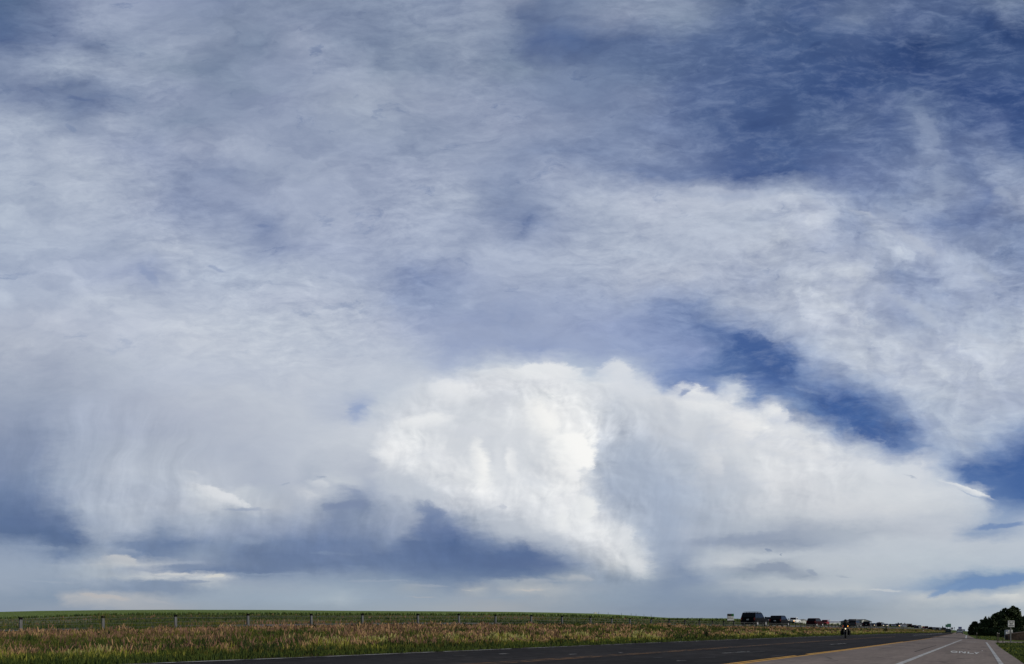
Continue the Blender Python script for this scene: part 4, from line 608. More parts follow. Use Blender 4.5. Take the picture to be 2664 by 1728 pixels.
for i in range(64000):
    px = rg.uniform(-70, 2462); de, df = De(px), Df(px)
    t = rg.random(); inv = lerp(1 / (de * 1.012 + .1), 1 / df, t); D = 1 / inv
    if D > 330: continue
    if t < .05: D *= rg.uniform(.975, 1.0)
    p = on_ground(px, D)
    if t > .1 and fld(p.x, p.y, 1.3, 55.0) < -.42: continue
    a = 1.2 * fld(p.x, p.y, .22, 3.3) + .7 * fld(p.x, p.y, .7, 9.1) + rg.uniform(-.16, .16); hv = 1 + .9 * fld(p.x, p.y, .9, 13.0)
    c = fld(p.x, p.y, .10, 21.0) + .4 * fld(p.x, p.y, .4, 4.4)
    pxs = D / 1500 * 2.6                                     # one picture element at this distance
    w = max(.014, min(.10, pxs * rg.choice((.35, .5, .75)))); h = rg.uniform(.14, .34) * hv * (.78 if D < 16 else 1.0)
    if t < .07: mi, hd, h = 3 if rg.random() < .7 else 5, None, rg.uniform(.07, .16)
    elif t < .14 + .12 * fld(p.x, p.y, .5, 71.0): mi, hd, h = (3 if a > -.2 else 5) if rg.random() < .7 else (4 if a > .1 else 2), None, rg.uniform(.10, .26)
    elif t < .40:
        if a > .22: mi, hd, h = 4 if rg.random() < .8 else 2, (6 if rg.random() < .35 else None), h * 1.05
        elif a > -.05 or c > .15: mi, hd = (2 if rg.random() < .55 else 4, 1 if rg.random() < .35 else 0 if rg.random() < .35 else None)
        else: mi, hd = (5 if rg.random() < .45 else 3, 0 if rg.random() < .15 else None)
    elif t < .60:
        if a > .30: mi, hd = (2, 1 if rg.random() < .45 else 0)
        else: mi, hd = (2 if rg.random() < .3 else 3, 0 if rg.random() < .15 else None)
    elif t < .72:
        if c > -.25: mi, hd = (3 if rg.random() < .7 else 5, None)
        else: mi, hd = (2, 0 if rg.random() < .5 else None)
    elif t < .93:
        if a > -.12: mi, hd = (2, 0 if rg.random() < .50 else 1 if rg.random() < .5 else None)
        elif a > -.35: mi, hd = (2 if rg.random() < .5 else 4, 1 if rg.random() < .25 else None)
        else: mi, hd = (3, None)
    else: mi, hd, h = (5 if rg.random() < .6 else 3), None, rg.uniform(.08, .24)
    if hd == 0 and rg.random() < .22: hd, mi = (None, 4) if t < .75 else (1, 2)
    if px > 1480: 
        if hd in (0,) and rg.random() < .35: hd = 1
    tuft(vg, p, h, w, .35, 3, mi, rg, hd)
o = vg.build('roadside_grass', GM); tag(o, 'rough verge of pink, tan and yellow green grass between highway and fence', 'grass', kind='stuff')
fg = MB()
for i in range(13000):
    px = rg.uniform(-70, 2300); pr = profile(px); t = rg.random()
    if rg.random() < .36: a, b = Df(px) * .97, pr[5][0]
    elif rg.random() < .75: a, b = pr[6][0] * 1.02, pr[8][0]
    else: a, b = pr[8][0], pr[8][0] * 1.03
    D = 1 / lerp(1 / a, 1 / b, t)
    if D > 300: continue
    p = on_ground(px, D); n1 = fld(p.x, p.y, .05, 6.6) + rg.uniform(-.3, .3); pxs = D / 1500 * 2.6; w = max(.03, pxs * .5)
    if a < pr[5][0] * .99 and fld(p.x, p.y, .12, 40.0) > -.05: continue
    if a < pr[5][0] * .99: mi, h = (5 if n1 < .12 else 3), rg.uniform(.12, .32)
    elif b == pr[8][0]: mi, h = (5 if n1 < -.1 else 3 if n1 < .2 else 2 if n1 < .42 else 0), rg.uniform(.2, .42)
    else: mi, h = (5 if rg.random() < .55 else 3), rg.uniform(.5, .9)
    tuft(fg, p, h, w, .3, 2, mi, rg)
tag(fg.build('pasture_grass', GM), 'long dark green grass behind the cable fence and at the crop edge', 'grass', kind='stuff')
lg = MB()
for i in range(9000):
    px = rg.uniform(2540, 2760); D = 1 / lerp(1 / 17.0, 1 / 150.0, rg.random())
    yb = HOR + F * (HC - ground_z(px, D)) / D
    ex = interp(yb, [(1650, 2513), (1654, 2521), (1658, 2529), (1662, 2540), (1664.4, 2556), (1666.9, 2590)]) if yb < 1666.9 else interp(yb, [(1672.6, 2589), (1682, 2599), (1692.3, 2613), (1704.3, 2631), (1718, 2651), (1732, 2671), (1760, 2712)])
    if px < ex + .4 or (1666.4 < yb < 1672.8): continue
    p = on_ground(px, D); n1 = fld(p.x, p.y, .35, 2.2) + rg.uniform(-.3, .3); w = max(.014, D / 1500 * 1.3)
    tuft(lg, p, rg.uniform(.05, .13), w, .5, 3, 4 if n1 > .52 else 3 if n1 > -.2 else 5, rg)
tag(lg.build('lawn_grass', GM), 'mown green grass on the corner right of the highway', 'grass', kind='stuff')

# ================================================================== cable fence along the frontage road
FP = [54, 268, 457, 645, 810, 943, 1087, 1194, 1289, 1382, 1462, 1536, 1591, 1639, 1694, 1741, 1782, 1819, 1853, 1883, 1909, 1936, 1960, 1983, 2002, 2020, 2037, 2054, 2069.6, 2083.6, 2098, 2111.6, 2123, 2134, 2144.7, 2155, 2164.5, 2173, 2182]
k = 1 / (2540 - 2182.0)
while True:
    k += .0000705; q = 2540 - 1 / k
    if q > 2352: break
    FP.append(q)
FP = [-190] + FP
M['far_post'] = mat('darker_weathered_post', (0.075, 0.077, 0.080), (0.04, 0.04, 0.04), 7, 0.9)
fence = empty('cable_fence', on_ground(FP[1], Df(FP[1])))
tag(fence, 'long cable fence of square grey posts with black caps running beside the frontage road', 'fence')
org = Vector(fence.location)
rf = random.Random(5); tops = []
YT = [(-190, 1612), (54, 1606), (268, 1602.5), (457, 1599.2), (645, 1596.5), (943, 1596.5), (1194, 1597), (1289, 1599), (1382, 1599.8), (1462, 1602), (1536, 1604), (1591, 1607), (1639, 1609.5), (1694, 1609.5), (1741, 1612), (1782, 1612.8), (1819, 1613.7), (1909, 1615.6), (1960, 1616.8), (2054, 1620), (2123, 1623), (2182, 1625.5), (2280, 1629.3), (2352, 1632)]
for px in FP:
    D = Df(px); b = on_ground(px, D); top = at(px, interp(px, YT), D).z; H = max(.7, top - b.z)
    w = .128
    rz = Matrix.Rotation(R(-38 + rf.uniform(-6, 6)), 4, 'Z') @ Matrix.Rotation(R(rf.uniform(-1.6, 1.6)), 4, 'Y')
    mb = MB(); mb.box((0, 0, (H - .13) / 2 - .15), (w, w, H - .13 + .3), 0, rz.to_3x3()); po = mb.build('post', M['post' if px < 1700 else 'far_post'], fence, b - org, .008, 1)
    mc = MB(); mc.box((0, 0, H - .065), (w + .014, w + .014, .13), 0, rz.to_3x3()); mc.build('cap', M['cap'], po, None, .01, 1)
    tops.append((px, b, H))
for lv in (.28, .52, .80):
    mb = MB(); pts = []
    for (pa, ba, ha), (pb, bb, hb) in zip(tops, tops[1:]):
        for kk in range(4):
            t = kk / 4; p = ba.lerp(bb, t) + Vector((0, 0, lerp(ha, hb, t) * lv - .04 * math.sin(math.pi * t))); pts.append(p - org)
    mb.tube(pts, [max(.010, (p + org).y * .00024) for p in pts], 6); mb.build('cable', M['wire'], fence)

# far fence on the skyline
for i, px in enumerate([1557.6, 1582.4, 1616.5, 1642, 1654.6, 1675.4, 1694]):
    p = on_ground(px, 440); mb = MB(); mb.tube([(0, 0, -.3), (rf.uniform(-.05, .05), 0, 1.3 + rf.uniform(-.2, .5))], [.13, .11], 6)
    o = mb.build('fence_post', M['wood'], None, p)
    tag(o, '%s bare post on the crop skyline, counting from the left' % ['first', 'second', 'third', 'fourth', 'fifth', 'sixth', 'seventh'][i], 'post', 'bare posts on the skyline')
q = on_ground(1549, 447); sh = empty('farm_shed', q); tag(sh, 'tiny white roofed shed just showing over the skyline of the crop', 'shed')
mb = MB(); mb.box((0, 0, .25), (2.2, 2, .9)); mb.build('wall', M['white_wall'], sh)
mb = MB(); mb.prism([(-1.3, .7), (1.3, .7), (0, 1.25)], lambda z: 1.2); mb.build('roof', M['white_wall'], sh)
# white marker posts
def marker(px, py0, D, H, label, m='sign_white', w=.16):
    p = on_ground(px, D); e = empty('marker_post', p); tag(e, label, 'marker post')
    a = MB(); a.box((0, 0, H / 2 - .1), (w, .05, H + .2)); a.build('stake', M[m], e, None, .01, 1)
    a = MB(); a.box((0, -.035, H - .12), (w * .8, .012, .16)); a.build('reflector', M['lens'], e)
marker(1928.6, 1607, 130, 1.15, 'white marker post with a bent top left of the tall black SUV', w=.25)
marker(2402, 1638, 215, .55, 'short white marker post in the verge below the row of far cars', w=.3)

# ================================================================== dark weeds in the verge
def leafclump(mb, rnd, n, r, h, size, mi=0, c=Vector((0, 0, 0))):
    for k in range(n):
        a = rnd.uniform(0, 6.283); rr = r * math.sqrt(rnd.random()); z = h * rnd.random(); rr *= (1 - .6 * z / h)
        p = c + Vector((rr * math.cos(a), rr * math.sin(a), z)); s = size * rnd.uniform(.6, 1.3)
        u = Vector((rnd.uniform(-1, 1), rnd.uniform(-1, 1), rnd.uniform(-.6, 1))).normalized(); w = u.cross(Vector((rnd.uniform(-1, 1), rnd.uniform(-1, 1), rnd.uniform(-1, 1)))).normalized()
        mb.face([p - u * s, p - w * s * .45, p + u * s, p + w * s * .45], mi)
WEEDS = [(28, 1690, 18), (128, 1687, 20), (256, 1672, 26), (282, 1662, 22), (359, 1662, 22), (299, 1690, 14), (425, 1668, 16), (635, 1664, 16), (661, 1656, 16), (750, 1662, 14), (793, 1650, 18), (816, 1640, 20), (861, 1651, 18), (597, 1688, 20), (693, 1683, 14), (729, 1676, 14), (893, 1648, 16), (1048, 1646, 13), (1167, 1642, 10), (1203, 1647, 12), (903, 1670, 14), (1029, 1674, 14), (1335, 1646, 14), (1371, 1648, 12), (1455, 1638, 16), (1471, 1645, 12), (1498, 1636, 9), (1576, 1636, 13), (1441, 1654, 14), (1743, 1638, 14), (1666, 1639, 12), (1837, 1658, 20), (1871, 1636, 9), (1849, 1641, 8), (1883, 1654, 12), (1920, 1654, 13), (2004, 1639, 9), (2239, 1645, 9), (2305, 1645, 14), (2383, 1645, 7), (170, 1710, 14), (520, 1700, 14), (1120, 1688, 14)]
ORD = ['first', 'second', 'third', 'fourth', 'fifth', 'sixth', 'seventh', 'eighth', 'ninth', 'tenth', 'eleventh', 'twelfth', 'thirteenth', 'fourteenth', 'fifteenth', 'sixteenth', 'seventeenth', 'eighteenth', 'nineteenth', 'twentieth', 'twenty-first', 'twenty-second', 'twenty-third', 'twenty-fourth', 'twenty-fifth', 'twenty-sixth', 'twenty-seventh']
protos = []
for s in range(4):
    rnd = random.Random(60 + s); mb = MB()
    for k in range(5):
        a = rnd.uniform(0, 6.28); c = Vector((math.cos(a) * .3, math.sin(a) * .22, 0)) * rnd.random(); hh = rnd.uniform(.5, 1.0)
        leafclump(mb, rnd, 90, .22, hh, .07, 0, c); mb.tube([c, c + Vector((0, 0, hh * .9))], [.02, .008], 4)
    protos.append(mb)
seen_lab = {}
for i, (px, yb, hp) in enumerate(WEEDS):
    de, df = De(px), Df(px); D = None; bd = 1e9
    for k in range(201):
        d = lerp(de, df, k / 200); y = HOR + F * (HC - ground_z(px, d)) / d
        if abs(y - yb) < bd: bd, D = abs(y - yb), d
    H = hp * D / F; frac = (1 / de - 1 / D) / (1 / de - 1 / df)
    o = protos[i % 4].build('weed_clump', M['bush'], None, on_ground(px, D)); o.scale = (H * 1.05, H * 1.05, H); o.rotation_euler = (0, 0, i * 1.3)
    part = 'close to the fence' if frac > .72 else 'halfway to the road' if frac > .42 else 'near the road edge'
    nf = min(range(len(FP)), key=lambda j: abs(FP[j] - px))
    if px > 2215: lab = ['small dark weed clump just right of the motorcycle', 'dark round bush in the verge below the dark roofed house', 'low dark bush in the verge below the cream building'][[2239, 2305, 2383].index(px)]
    else: lab = 'dark weed below the %s fence post from the left, %s' % (ORD[max(nf, 1) - 1], part)
    if lab in seen_lab: lab = lab.replace('dark weed', 'smaller dark weed' if hp < seen_lab[lab] else 'taller dark weed')
    seen_lab[lab] = hp
    tag(o, lab, 'weed', 'dark weeds in the verge')
for j, (px, yb, top) in enumerate([(262, 1664, 1588), (276, 1662, 1585), (420, 1648, 1622)]):
    D = lerp(De(px), Df(px), .62); p = on_ground(px, D); H = (HOR + F * (HC - p.z) / D - top) / F * D; mb = MB(); rnd = random.Random(80 + j)
    for k in range(5):
        a = rnd.uniform(-.16, .16) * H; mb.tube([(rnd.uniform(-.06, .06), 0, 0), (a * .3, 0, H * .5), (a, rnd.uniform(-.1, .1), H * rnd.uniform(.75, 1))], [.005, .004, .003], 5)
    o = mb.build('grass_stalks', GM[2], None, p)
    tag(o, ['tall pale seeding grass stalks left of the second fence post', 'tallest pale grass stalk rising above the crop right of the second fence post', 'short pale grass stalks between the second and third fence posts'][j], 'grass stalks', 'tall pale stalks at the fence')

# ================================================================== trees
def tree(px, D, H, W, clumps, label, m='leaf', n=2600, size=.22, group='dark trees right of the road', seed=1, trunk=True, yb=None):
    rnd = random.Random(seed); b = on_ground(px, D)
    if yb is not None: b.z = at(px, yb, D).z
    e = empty('tree', b); tag(e, label, 'tree', group)
    tk = MB(); tk.tube([(0, 0, -.4), (.03 * W, 0, H * .3), (0, 0, H * .72)], [H * .035, H * .025, H * .008], 8)
    cr = MB(); tot = sum(c[2] * c[3] for c in clumps)
    clumps = list(clumps) + [(rnd.uniform(-.42, .42), 0, rnd.uniform(.035, .075), rnd.uniform(.04, .08)) for _ in range(16)]
    for ic, (cx, cz, rx, rz) in enumerate(clumps):
        if ic >= len(clumps) - 16: cz = max([c[1] + c[3] * math.sqrt(max(0, 1 - ((cx - c[0]) / c[2]) ** 2)) for c in clumps[:-16] if abs(cx - c[0]) < c[2]] or [.4]) + rnd.uniform(-.02, .05)
        C = Vector((cx * W, rnd.uniform(-.15, .15) * W, cz * H)); tk.tube([(0, 0, H * .25), C * .6 + Vector((0, 0, H * .08)), C], [H * .016, H * .01, H * .004], 5)
        for k in range(int(n * rx * rz / tot) + 8):
            d = Vector((rnd.gauss(0, 1), rnd.gauss(0, 1), rnd.gauss(0, 1))).normalized(); r = rnd.random() ** .42 * (1 + .55 * mnoise.noise(d * 2.6 + C * 3) + .25 * mnoise.noise(d * 6.0 + C))
            p = C + Vector((d.x * rx * W * r, d.y * rx * W * r, d.z * rz * H * r)); s = size * rnd.uniform(.6, 1.4)
            u = Vector((rnd.uniform(-1, 1), rnd.uniform(-1, 1), rnd.uniform(-1, 1))).normalized(); w = u.cross(d).normalized() if u.cross(d).length > .01 else Vector((1, 0, 0))
            cr.face([p - u * s, p - w * s * .55, p + u * s, p + w * s * .55])
    if trunk: tk.build('trunk', M['bark'], e)
    cr.build('crown', M[m], e)
    return e
def T(x0, x1, top, D, clumps, label, **kw):
    px = (x0 + x1) / 2; b = on_ground(px, D); yb = HOR + F * (HC - b.z) / D
    return tree(px, D, (yb - top) / F * D, (x1 - x0) / F * D, clumps, label, **kw)
ROUND = [(0, .62, .36, .30), (-.26, .42, .24, .24), (.26, .44, .24, .24), (.08, .84, .18, .15), (-.14, .78, .17, .14), (0, .25, .34, .20), (-.3, .22, .18, .2), (.3, .2, .2, .2)]
WIDE = [(0, .60, .26, .28), (-.30, .44, .2, .3), (.30, .48, .2, .32), (-.12, .82, .13, .14), (.10, .80, .14, .17), (.25, .74, .10, .14), (-.40, .26, .16, .22), (.38, .24, .16, .24), (0, .24, .3, .22), (-.27, .70, .1, .13)]
BIG = [(-.08, .62, .26, .28), (-.30, .50, .2, .26), (.24, .60, .2, .30), (-.22, .80, .13, .13), (.02, .87, .14, .12), (.24, .86, .11, .13), (.36, .80, .09, .13), (.40, .55, .14, .2), (-.36, .24, .18, .24), (.34, .26, .2, .26), (0, .26, .3, .24), (.40, .66, .08, .1), (-.42, .66, .08, .09)]
T(2519, 2532, 1631, 138, [(0, .55, .34, .36), (-.1, .85, .15, .14), (.1, .2, .45, .22)], 'small dark tree at the left end of the tree line, by the blue signs', n=1300, size=.20, seed=1)
T(2523, 2550, 1618.5, 142, WIDE, 'dark tree with a flat bumpy top second from the left end of the tree line', n=3200, size=.24, seed=2)
T(2546, 2583, 1612.5, 136, ROUND, 'broad round topped dark tree in front of the pale poplars', n=3600, size=.26, seed=3)
T(2559, 2568, 1606.5, 185, [(0, .55, .4, .42), (.05, .9, .16, .1)], 'left of two thin pale poplars rising behind the dark trees', m='leaf2', n=800, size=.2, group='pale poplars behind the trees', seed=4)
T(2569, 2577, 1608.5, 185, [(0, .55, .4, .42), (-.05, .9, .2, .09)], 'right of two thin pale poplars rising behind the dark trees', m='leaf2', n=800, size=.2, group='pale poplars behind the trees', seed=5)
T(2575, 2608, 1597.5, 140, BIG, 'dark tree with three ragged tops left of the tallest tree', n=3600, size=.26, seed=6)
T(2597, 2655, 1584.5, 134, BIG, 'tallest dark tree behind the white lane sign', n=6500, size=.30, seed=7)
T(2640, 2702, 1605, 128, WIDE, 'dark tree cut by the right picture edge behind the stone wall', n=4500, size=.30, seed=8)
T(2585, 2630, 1628, 120, [(0, .4, .45, .5), (-.3, .4, .2, .4), (.3, .5, .2, .4)], 'low dark shrub under the trees behind the white and blue sign', n=2600, size=.25, seed=9, group='dark shrubs under the trees')
T(2610, 2690, 1634, 110, [(-.3, .4, .2, .5), (0, .45, .25, .5), (.3, .4, .2, .5)], 'long low dark shrub behind the brown stone wall', n=3200, size=.25, seed=10, group='dark shrubs under the trees')
T(2540, 2590, 1634, 132, [(-.3, .4, .2, .5), (0, .45, .25, .5), (.3, .4, .2, .5)], 'dark undergrowth shrub beneath the round topped tree', n=2600, size=.24, seed=11, group='dark shrubs under the trees')
# far trees beyond the frontage road
FT = [(2297, 2312, 1624.5, ROUND), (2309, 2322, 1624, WIDE), (2318, 2330, 1625, ROUND), (2326, 2336, 1626.2, WIDE)]
for i, (a, b, t, c) in enumerate(FT):
    tree((a + b) / 2, 520, (1633.5 - t) / F * 520, (b - a) / F * 520, c, ['dark tree beside the white gable of the far house', 'second dark tree right of the far dark roofed house', 'third dark tree right of the far dark roofed house', 'lowest dark tree of the far row, before the conifers'][i], n=700, size=.42, seed=20 + i, group='far dark trees', yb=1633.5)
CON = [(0, .25, .42, .24), (0, .48, .30, .22), (0, .70, .18, .2), (0, .88, .08, .12)]
for i, (a, b, t, c) in enumerate([(2333, 2341, 1621.5, CON), (2338, 2349, 1622.3, ROUND), (2350, 2358, 1622, CON), (2354, 2362, 1626, ROUND), (2282, 2290, 1629, ROUND)]):
    tree((a + b) / 2, 510, (1634 - t) / F * 510, (b - a) / F * 510, c, ['pointed dark conifer left of a rounder dark tree on the skyline', 'rounded dark tree between two pointed conifers on the skyline', 'pointed dark conifer beside the pinkish building', 'low bushy tree at the foot of the pinkish building', 'low dark bush left of the far dark roofed house'][i], n=700, size=.38, seed=30 + i, group='far dark trees', yb=1634)

# ================================================================== buildings
def bx(mb, x0, x1, y0, y1, z0, z1, mi=0): mb.box(((x0 + x1) / 2, (y0 + y1) / 2, (z0 + z1) / 2), (x1 - x0, y1 - y0, z1 - z0), mi)
# long white low building with three roof vents
D = 345.0; s = D / F; px0 = 2076
def Z(y): return (1630 - y) * s
b1 = empty('long_white_building', at(px0, 1630, D)); tag(b1, 'long low white building with a pale metal roof and three white roof vents', 'building')
X = lambda px: (px - px0) * s
mb = MB(); bx(mb, X(2070), X(2112), 0, 9, -1, Z(1616.2)); bx(mb, X(2108), X(2207), 1, 14, -1, Z(1619.8)); mb.build('wall', M['white_wall'], b1)
for a, b in ((2078, 2081.5), (2084, 2091), (2093, 2100), (2102, 2107)):
    mb = MB(); bx(mb, X(a), X(b), -.08, .1, Z(1616.0), Z(1614.4)); mb.build('window', M['pane'], b1)
mb = MB(); bx(mb, X(2069), X(2112), -.05, 9, Z(1616.15), Z(1613.2)); mb.build('parapet', M['white_wall'], b1)
mb = MB(); mb.face([(X(2108), .7, Z(1619.9)), (X(2208), .7, Z(1621)), (X(2207), 8, Z(1616.4)), (X(2106), 8, Z(1613.6))]); mb.face([(X(2106), 8, Z(1613.6)), (X(2207), 8, Z(1616.4)), (X(2208), 15, Z(1620)), (X(2108), 15, Z(1619))]); mb.build('roof', M['metal_roof'], b1)
mb = MB(); mb.tube([(X(2106), 8, Z(1613.5)), (X(2207), 8, Z(1616.3))], .16, 6); mb.build('ridge_cap', M['white_wall'], b1)
mb = MB(); p0, p1 = X(2091), X(2108); mb.face([(p0, 2, Z(1613.4)), (p1, 2, Z(1613.4)), (X(2101), 5, Z(1610.8)), (X(2098), 5, Z(1610.8))]); mb.face([(p1, 2, Z(1613.4)), (p1, 9, Z(1613.4)), (X(2101), 5, Z(1610.8))]); mb.face([(p0, 9, Z(1613.4)), (p0, 2, Z(1613.4)), (X(2098), 5, Z(1610.8))]); mb.build('hip_roof', M['grey_roof'], b1)
for px, yt, yb in ((2122, 1608.3, 1614.5), (2151, 1610, 1615.4), (2179, 1612, 1616.4)):
    mb = MB(); mb.tube([(X(px), 8, Z(yb) - .3), (X(px), 8, Z(yt) - .12), (X(px), 8, Z(yt))], [.30, .30, .18], 10); mb.build('roof_vent', M['white_wall'], b1)
# grey barn like house
D = 310.0; s = D / F; px0 = 2203
b2 = empty('grey_house', at(px0, 1632, D)); tag(b2, 'grey house with broad low roofs and a pale gable behind the motorcycle rider', 'house'); X = lambda px: (px - px0) * s; Z = lambda y: (1632 - y) * s
mb = MB(); bx(mb, X(2206), X(2234), 0, 7, -1, Z(1618)); mb.prism([(X(2232), -1), (X(2258), -1), (X(2258), Z(1617.5)), (X(2240), Z(1611.8)), (X(2232), Z(1614))], lambda z: 3.2); mb.build('wall', M['grey_wall'], b2)
mb = MB(); mb.face([(X(2202), -.4, Z(1618.2)), (X(2234), -.4, Z(1618.2)), (X(2232), 4, Z(1612.3)), (X(2212), 4, Z(1612.8))]); mb.face([(X(2202), -.4, Z(1618.2)), (X(2212), 4, Z(1612.8)), (X(2202), 8, Z(1618.2))]); mb.face([(X(2231), -3.5, Z(1613.9)), (X(2240), -3.5, Z(1611.3)), (X(2240), 3.5, Z(1611.3)), (X(2231), 3.5, Z(1613.9))]); mb.face([(X(2240), -3.5, Z(1611.3)), (X(2259.5), -3.5, Z(1617.4)), (X(2259.5), 3.5, Z(1617.4)), (X(2240), 3.5, Z(1611.3))]); mb.build('roof', M['grey_roof'], b2)
mb = MB(); bx(mb, X(2219), X(2231), 1, 4, Z(1613.2), Z(1610.9)); mb.build('dormer', M['shingle'], b2)
mb = MB(); bx(mb, X(2243), X(2247), -3.25, -3.15, Z(1619.5), Z(1616.5)); mb.build('window', M['pane'], b2)
mb = MB(); bx(mb, X(2234), X(2237.5), -3.26, -3.2, -1, Z(1613.5)); mb.build('corner_board', M['white_wall'], b2)
mb = MB(); mb.tube([(X(2226.3), -.8, -1), (X(2226.3), -.8, Z(1610.8))], .10, 6); mb.build('flue_pipe', M['white_wall'], b2)
# dark roofed house
D = 455.0; s = D / F; px0 = 2283
b3 = empty('dark_roofed_house', at(px0, 1634, D)); tag(b3, 'far small house with a steep dark roof and a white gable end', 'house'); X = lambda px: (px - px0) * s; Z = lambda y: (1634 - y) * s
mb = MB(); bx(mb, X(2284), X(2297), 0, 5, -1, Z(1624.5)); mb.build('wall', M['shingle'], b3)
mb = MB(); mb.prism([(X(2295.5), -1), (X(2302), -1), (X(2302), Z(1624.5)), (X(2299), Z(1621)), (X(2295.5), Z(1623.5))], lambda z: 1.6); mb.build('gable', M['white_wall'], b3)
mb = MB(); mb.face([(X(2282.5), -.5, Z(1624.8)), (X(2297), -.5, Z(1624.8)), (X(2297), 2.5, Z(1619)), (X(2289), 2.5, Z(1619))]); mb.face([(X(2282.5), -.5, Z(1624.8)), (X(2289), 2.5, Z(1619)), (X(2282.5), 5.5, Z(1624.8))]); mb.face([(X(2297), -.5, Z(1624.8)), (X(2302.6), -1.8, Z(1624.6)), (X(2299.2), 0, Z(1620.5)), (X(2297), 2.5, Z(1619))]); mb.build('roof', M['shingle'], b3)
mb = MB(); bx(mb, X(2293.4), X(2295.2), 2, 3, Z(1619.5), Z(1618)); mb.build('chimney', M['white_wall'], b3)
# pinkish, brown and cream buildings
D = 610.0; s = D / F
def block(name, lab, x0, x1, yt, yb, mm, roof=None, win=0, step=None):
    e = empty(name, at(x0, yb + 3, D)); tag(e, lab, 'building'); w = (x1 - x0) * s; h = (yb + 3 - yt) * s
    mb = MB(); bx(mb, 0, w, 0, 12, -1, h)
    if step: bx(mb, w * step[0], w * step[1], .15, 11, h, h + step[2] * s)
    mb.build('wall', M[mm], e)
    mb = MB(); bx(mb, -.15, w + .15, -.15, 12.15, h - .5, h + .12); mb.build('roof', M[roof or mm], e)
    for k in range(win):
        mb = MB(); a = w * (k + .3) / win; bx(mb, a, a + w * .35 / win, -.06, .05, h * .45, h * .72); mb.build('window', M['pane'], e)
    return e
block('pink_building', 'pinkish two storey flat roofed building right of the far conifers', 2360, 2372.5, 1623.2, 1634, 'pink_wall', 'shingle', 3)
block('brown_building', 'low brownish flat roofed building between the pinkish and cream ones', 2372.6, 2384, 1626.4, 1634, 'pink_wall', 'shingle', 3)
block('cream_building', 'long bright cream sunlit building at the end of the far row', 2384.2, 2404, 1629.2, 1635, 'cream_wall', None, 4, (.02, .42, 2.0))

# ================================================================== signs
def board(name, lab, px, D, yt, yb, wpx, faces, legs, base_y=None, legm='steel', thick=.05, turn=0.0, cat='sign', lw=.07):
    """faces: list of (part, material, x0, x1, y0, y1) in fractions of the board, y down"""
    g0 = on_ground(px, D); e = empty(name, g0, turn); tag(e, lab, cat); w = wpx / F * D; zt = at(px, yt, D).z - g0.z; zb = at(px, yb, D).z - g0.z
    mb = MB(); mb.box((0, 0, (zt + zb) / 2), (w, thick, zt - zb)); bd = mb.build('panel', M[faces[0]], e, None, .012, 1)
    for (nm, mm, x0, x1, y0, y1) in faces[1]:
        mb = MB(); xa, xb = (x0 - .5) * w, (x1 - .5) * w; za, zc = lerp(zt, zb, y0), lerp(zt, zb, y1); mb.box(((xa + xb) / 2, -thick / 2 - .003, (za + zc) / 2), (xb - xa, .006, abs(za - zc))); mb.build(nm, M[mm], bd)
    for lx in legs:
        mb = MB(); mb.box((lx * w, thick / 2 + lw / 2 + .005, zt * .48 - .2), (lw, lw, zt * .96 + .4)); mb.build('leg', M[legm], e)
    return e, bd, w, zt, zb
def text(parent, body, m, x, y, z, size, width=None):
    cu = bpy.data.curves.new('lettering', 'FONT'); cu.body = body; cu.size = size; cu.align_x = 'CENTER'; cu.align_y = 'CENTER'; cu.extrude = .002; cu.offset = size * .03
    o = bpy.data.objects.new('lettering', cu); COL.objects.link(o); o.rotation_euler = (R(90), 0, 0); o.location = (x, y, z)
    bpy.context.view_layer.update()
    sx = width / o.dimensions.x if width and o.dimensions.x > 0 else 1.0; o.scale = (sx, 1, 1); o.parent = parent
    dg = bpy.context.evaluated_depsgraph_get(); me = bpy.data.meshes.new_from_object(o.evaluated_get(dg)); o2 = bpy.data.objects.new('lettering', me); COL.objects.link(o2)
    o2.rotation_euler = o.rotation_euler; o2.location = o.location; o2.scale = o.scale; o2.parent = parent; bpy.data.objects.remove(o); me.materials.clear(); me.materials.append(m)
    return o2
e, bd, w, zt, zb = board('lane_sign', 'white square road sign reading RIGHT LANE MUST TURN RIGHT on a tall post', 2630.5, 58, 1615, 1631.6, 16.6, ('sign_white', []), [0.0])
for body, fy, wd, sz in (('RIGHT LANE', .20, .80, .145), ('MUST', .50, .55, .19), ('TURN RIGHT', .80, .82, .145)): text(bd, body, M['sign_black'], 0, -.032, lerp(zt, zb, fy), sz, wd * w)
e, bd, w, zt, zb = board('entrance_sign', 'white sign board with a blue emblem and blue base panel beside the stone wall', 2625, 80, 1639, 1652.5, 17.5, ('sign_white', [('blue_band', 'sign_blue', .08, .96, .72, 1.0)]), [-.46, .46], legm='sign_white', thick=.12, lw=.10)
mb = MB(); mb.tube([(-.33 * w, -.066, lerp(zt, zb, .20)), (-.33 * w, -.072, lerp(zt, zb, .20))], [.105, .105], 20); mb.build('emblem', M['sign_blue'], bd)
rs = random.Random(3)
def scribble(bd, w, zt, zb, fy, hh, x0, x1, m, y):
    """a row of marks too small in the photograph to read"""
    mb = MB(); x = x0
    while x < x1:
        q = rs.uniform(.03, .07); mb.box(((x + q / 2 - .5) * w, y, lerp(zt, zb, fy)), (q * w, .004, hh * rs.uniform(.7, 1))); x += q + rs.uniform(.008, .025)
    mb.build('lettering', m, bd)
scribble(bd, w, zt, zb, .22, .10, .34, .93, M['sign_back'], -.065); scribble(bd, w, zt, zb, .52, .11, .2, .9, M['sign_back'], -.065)
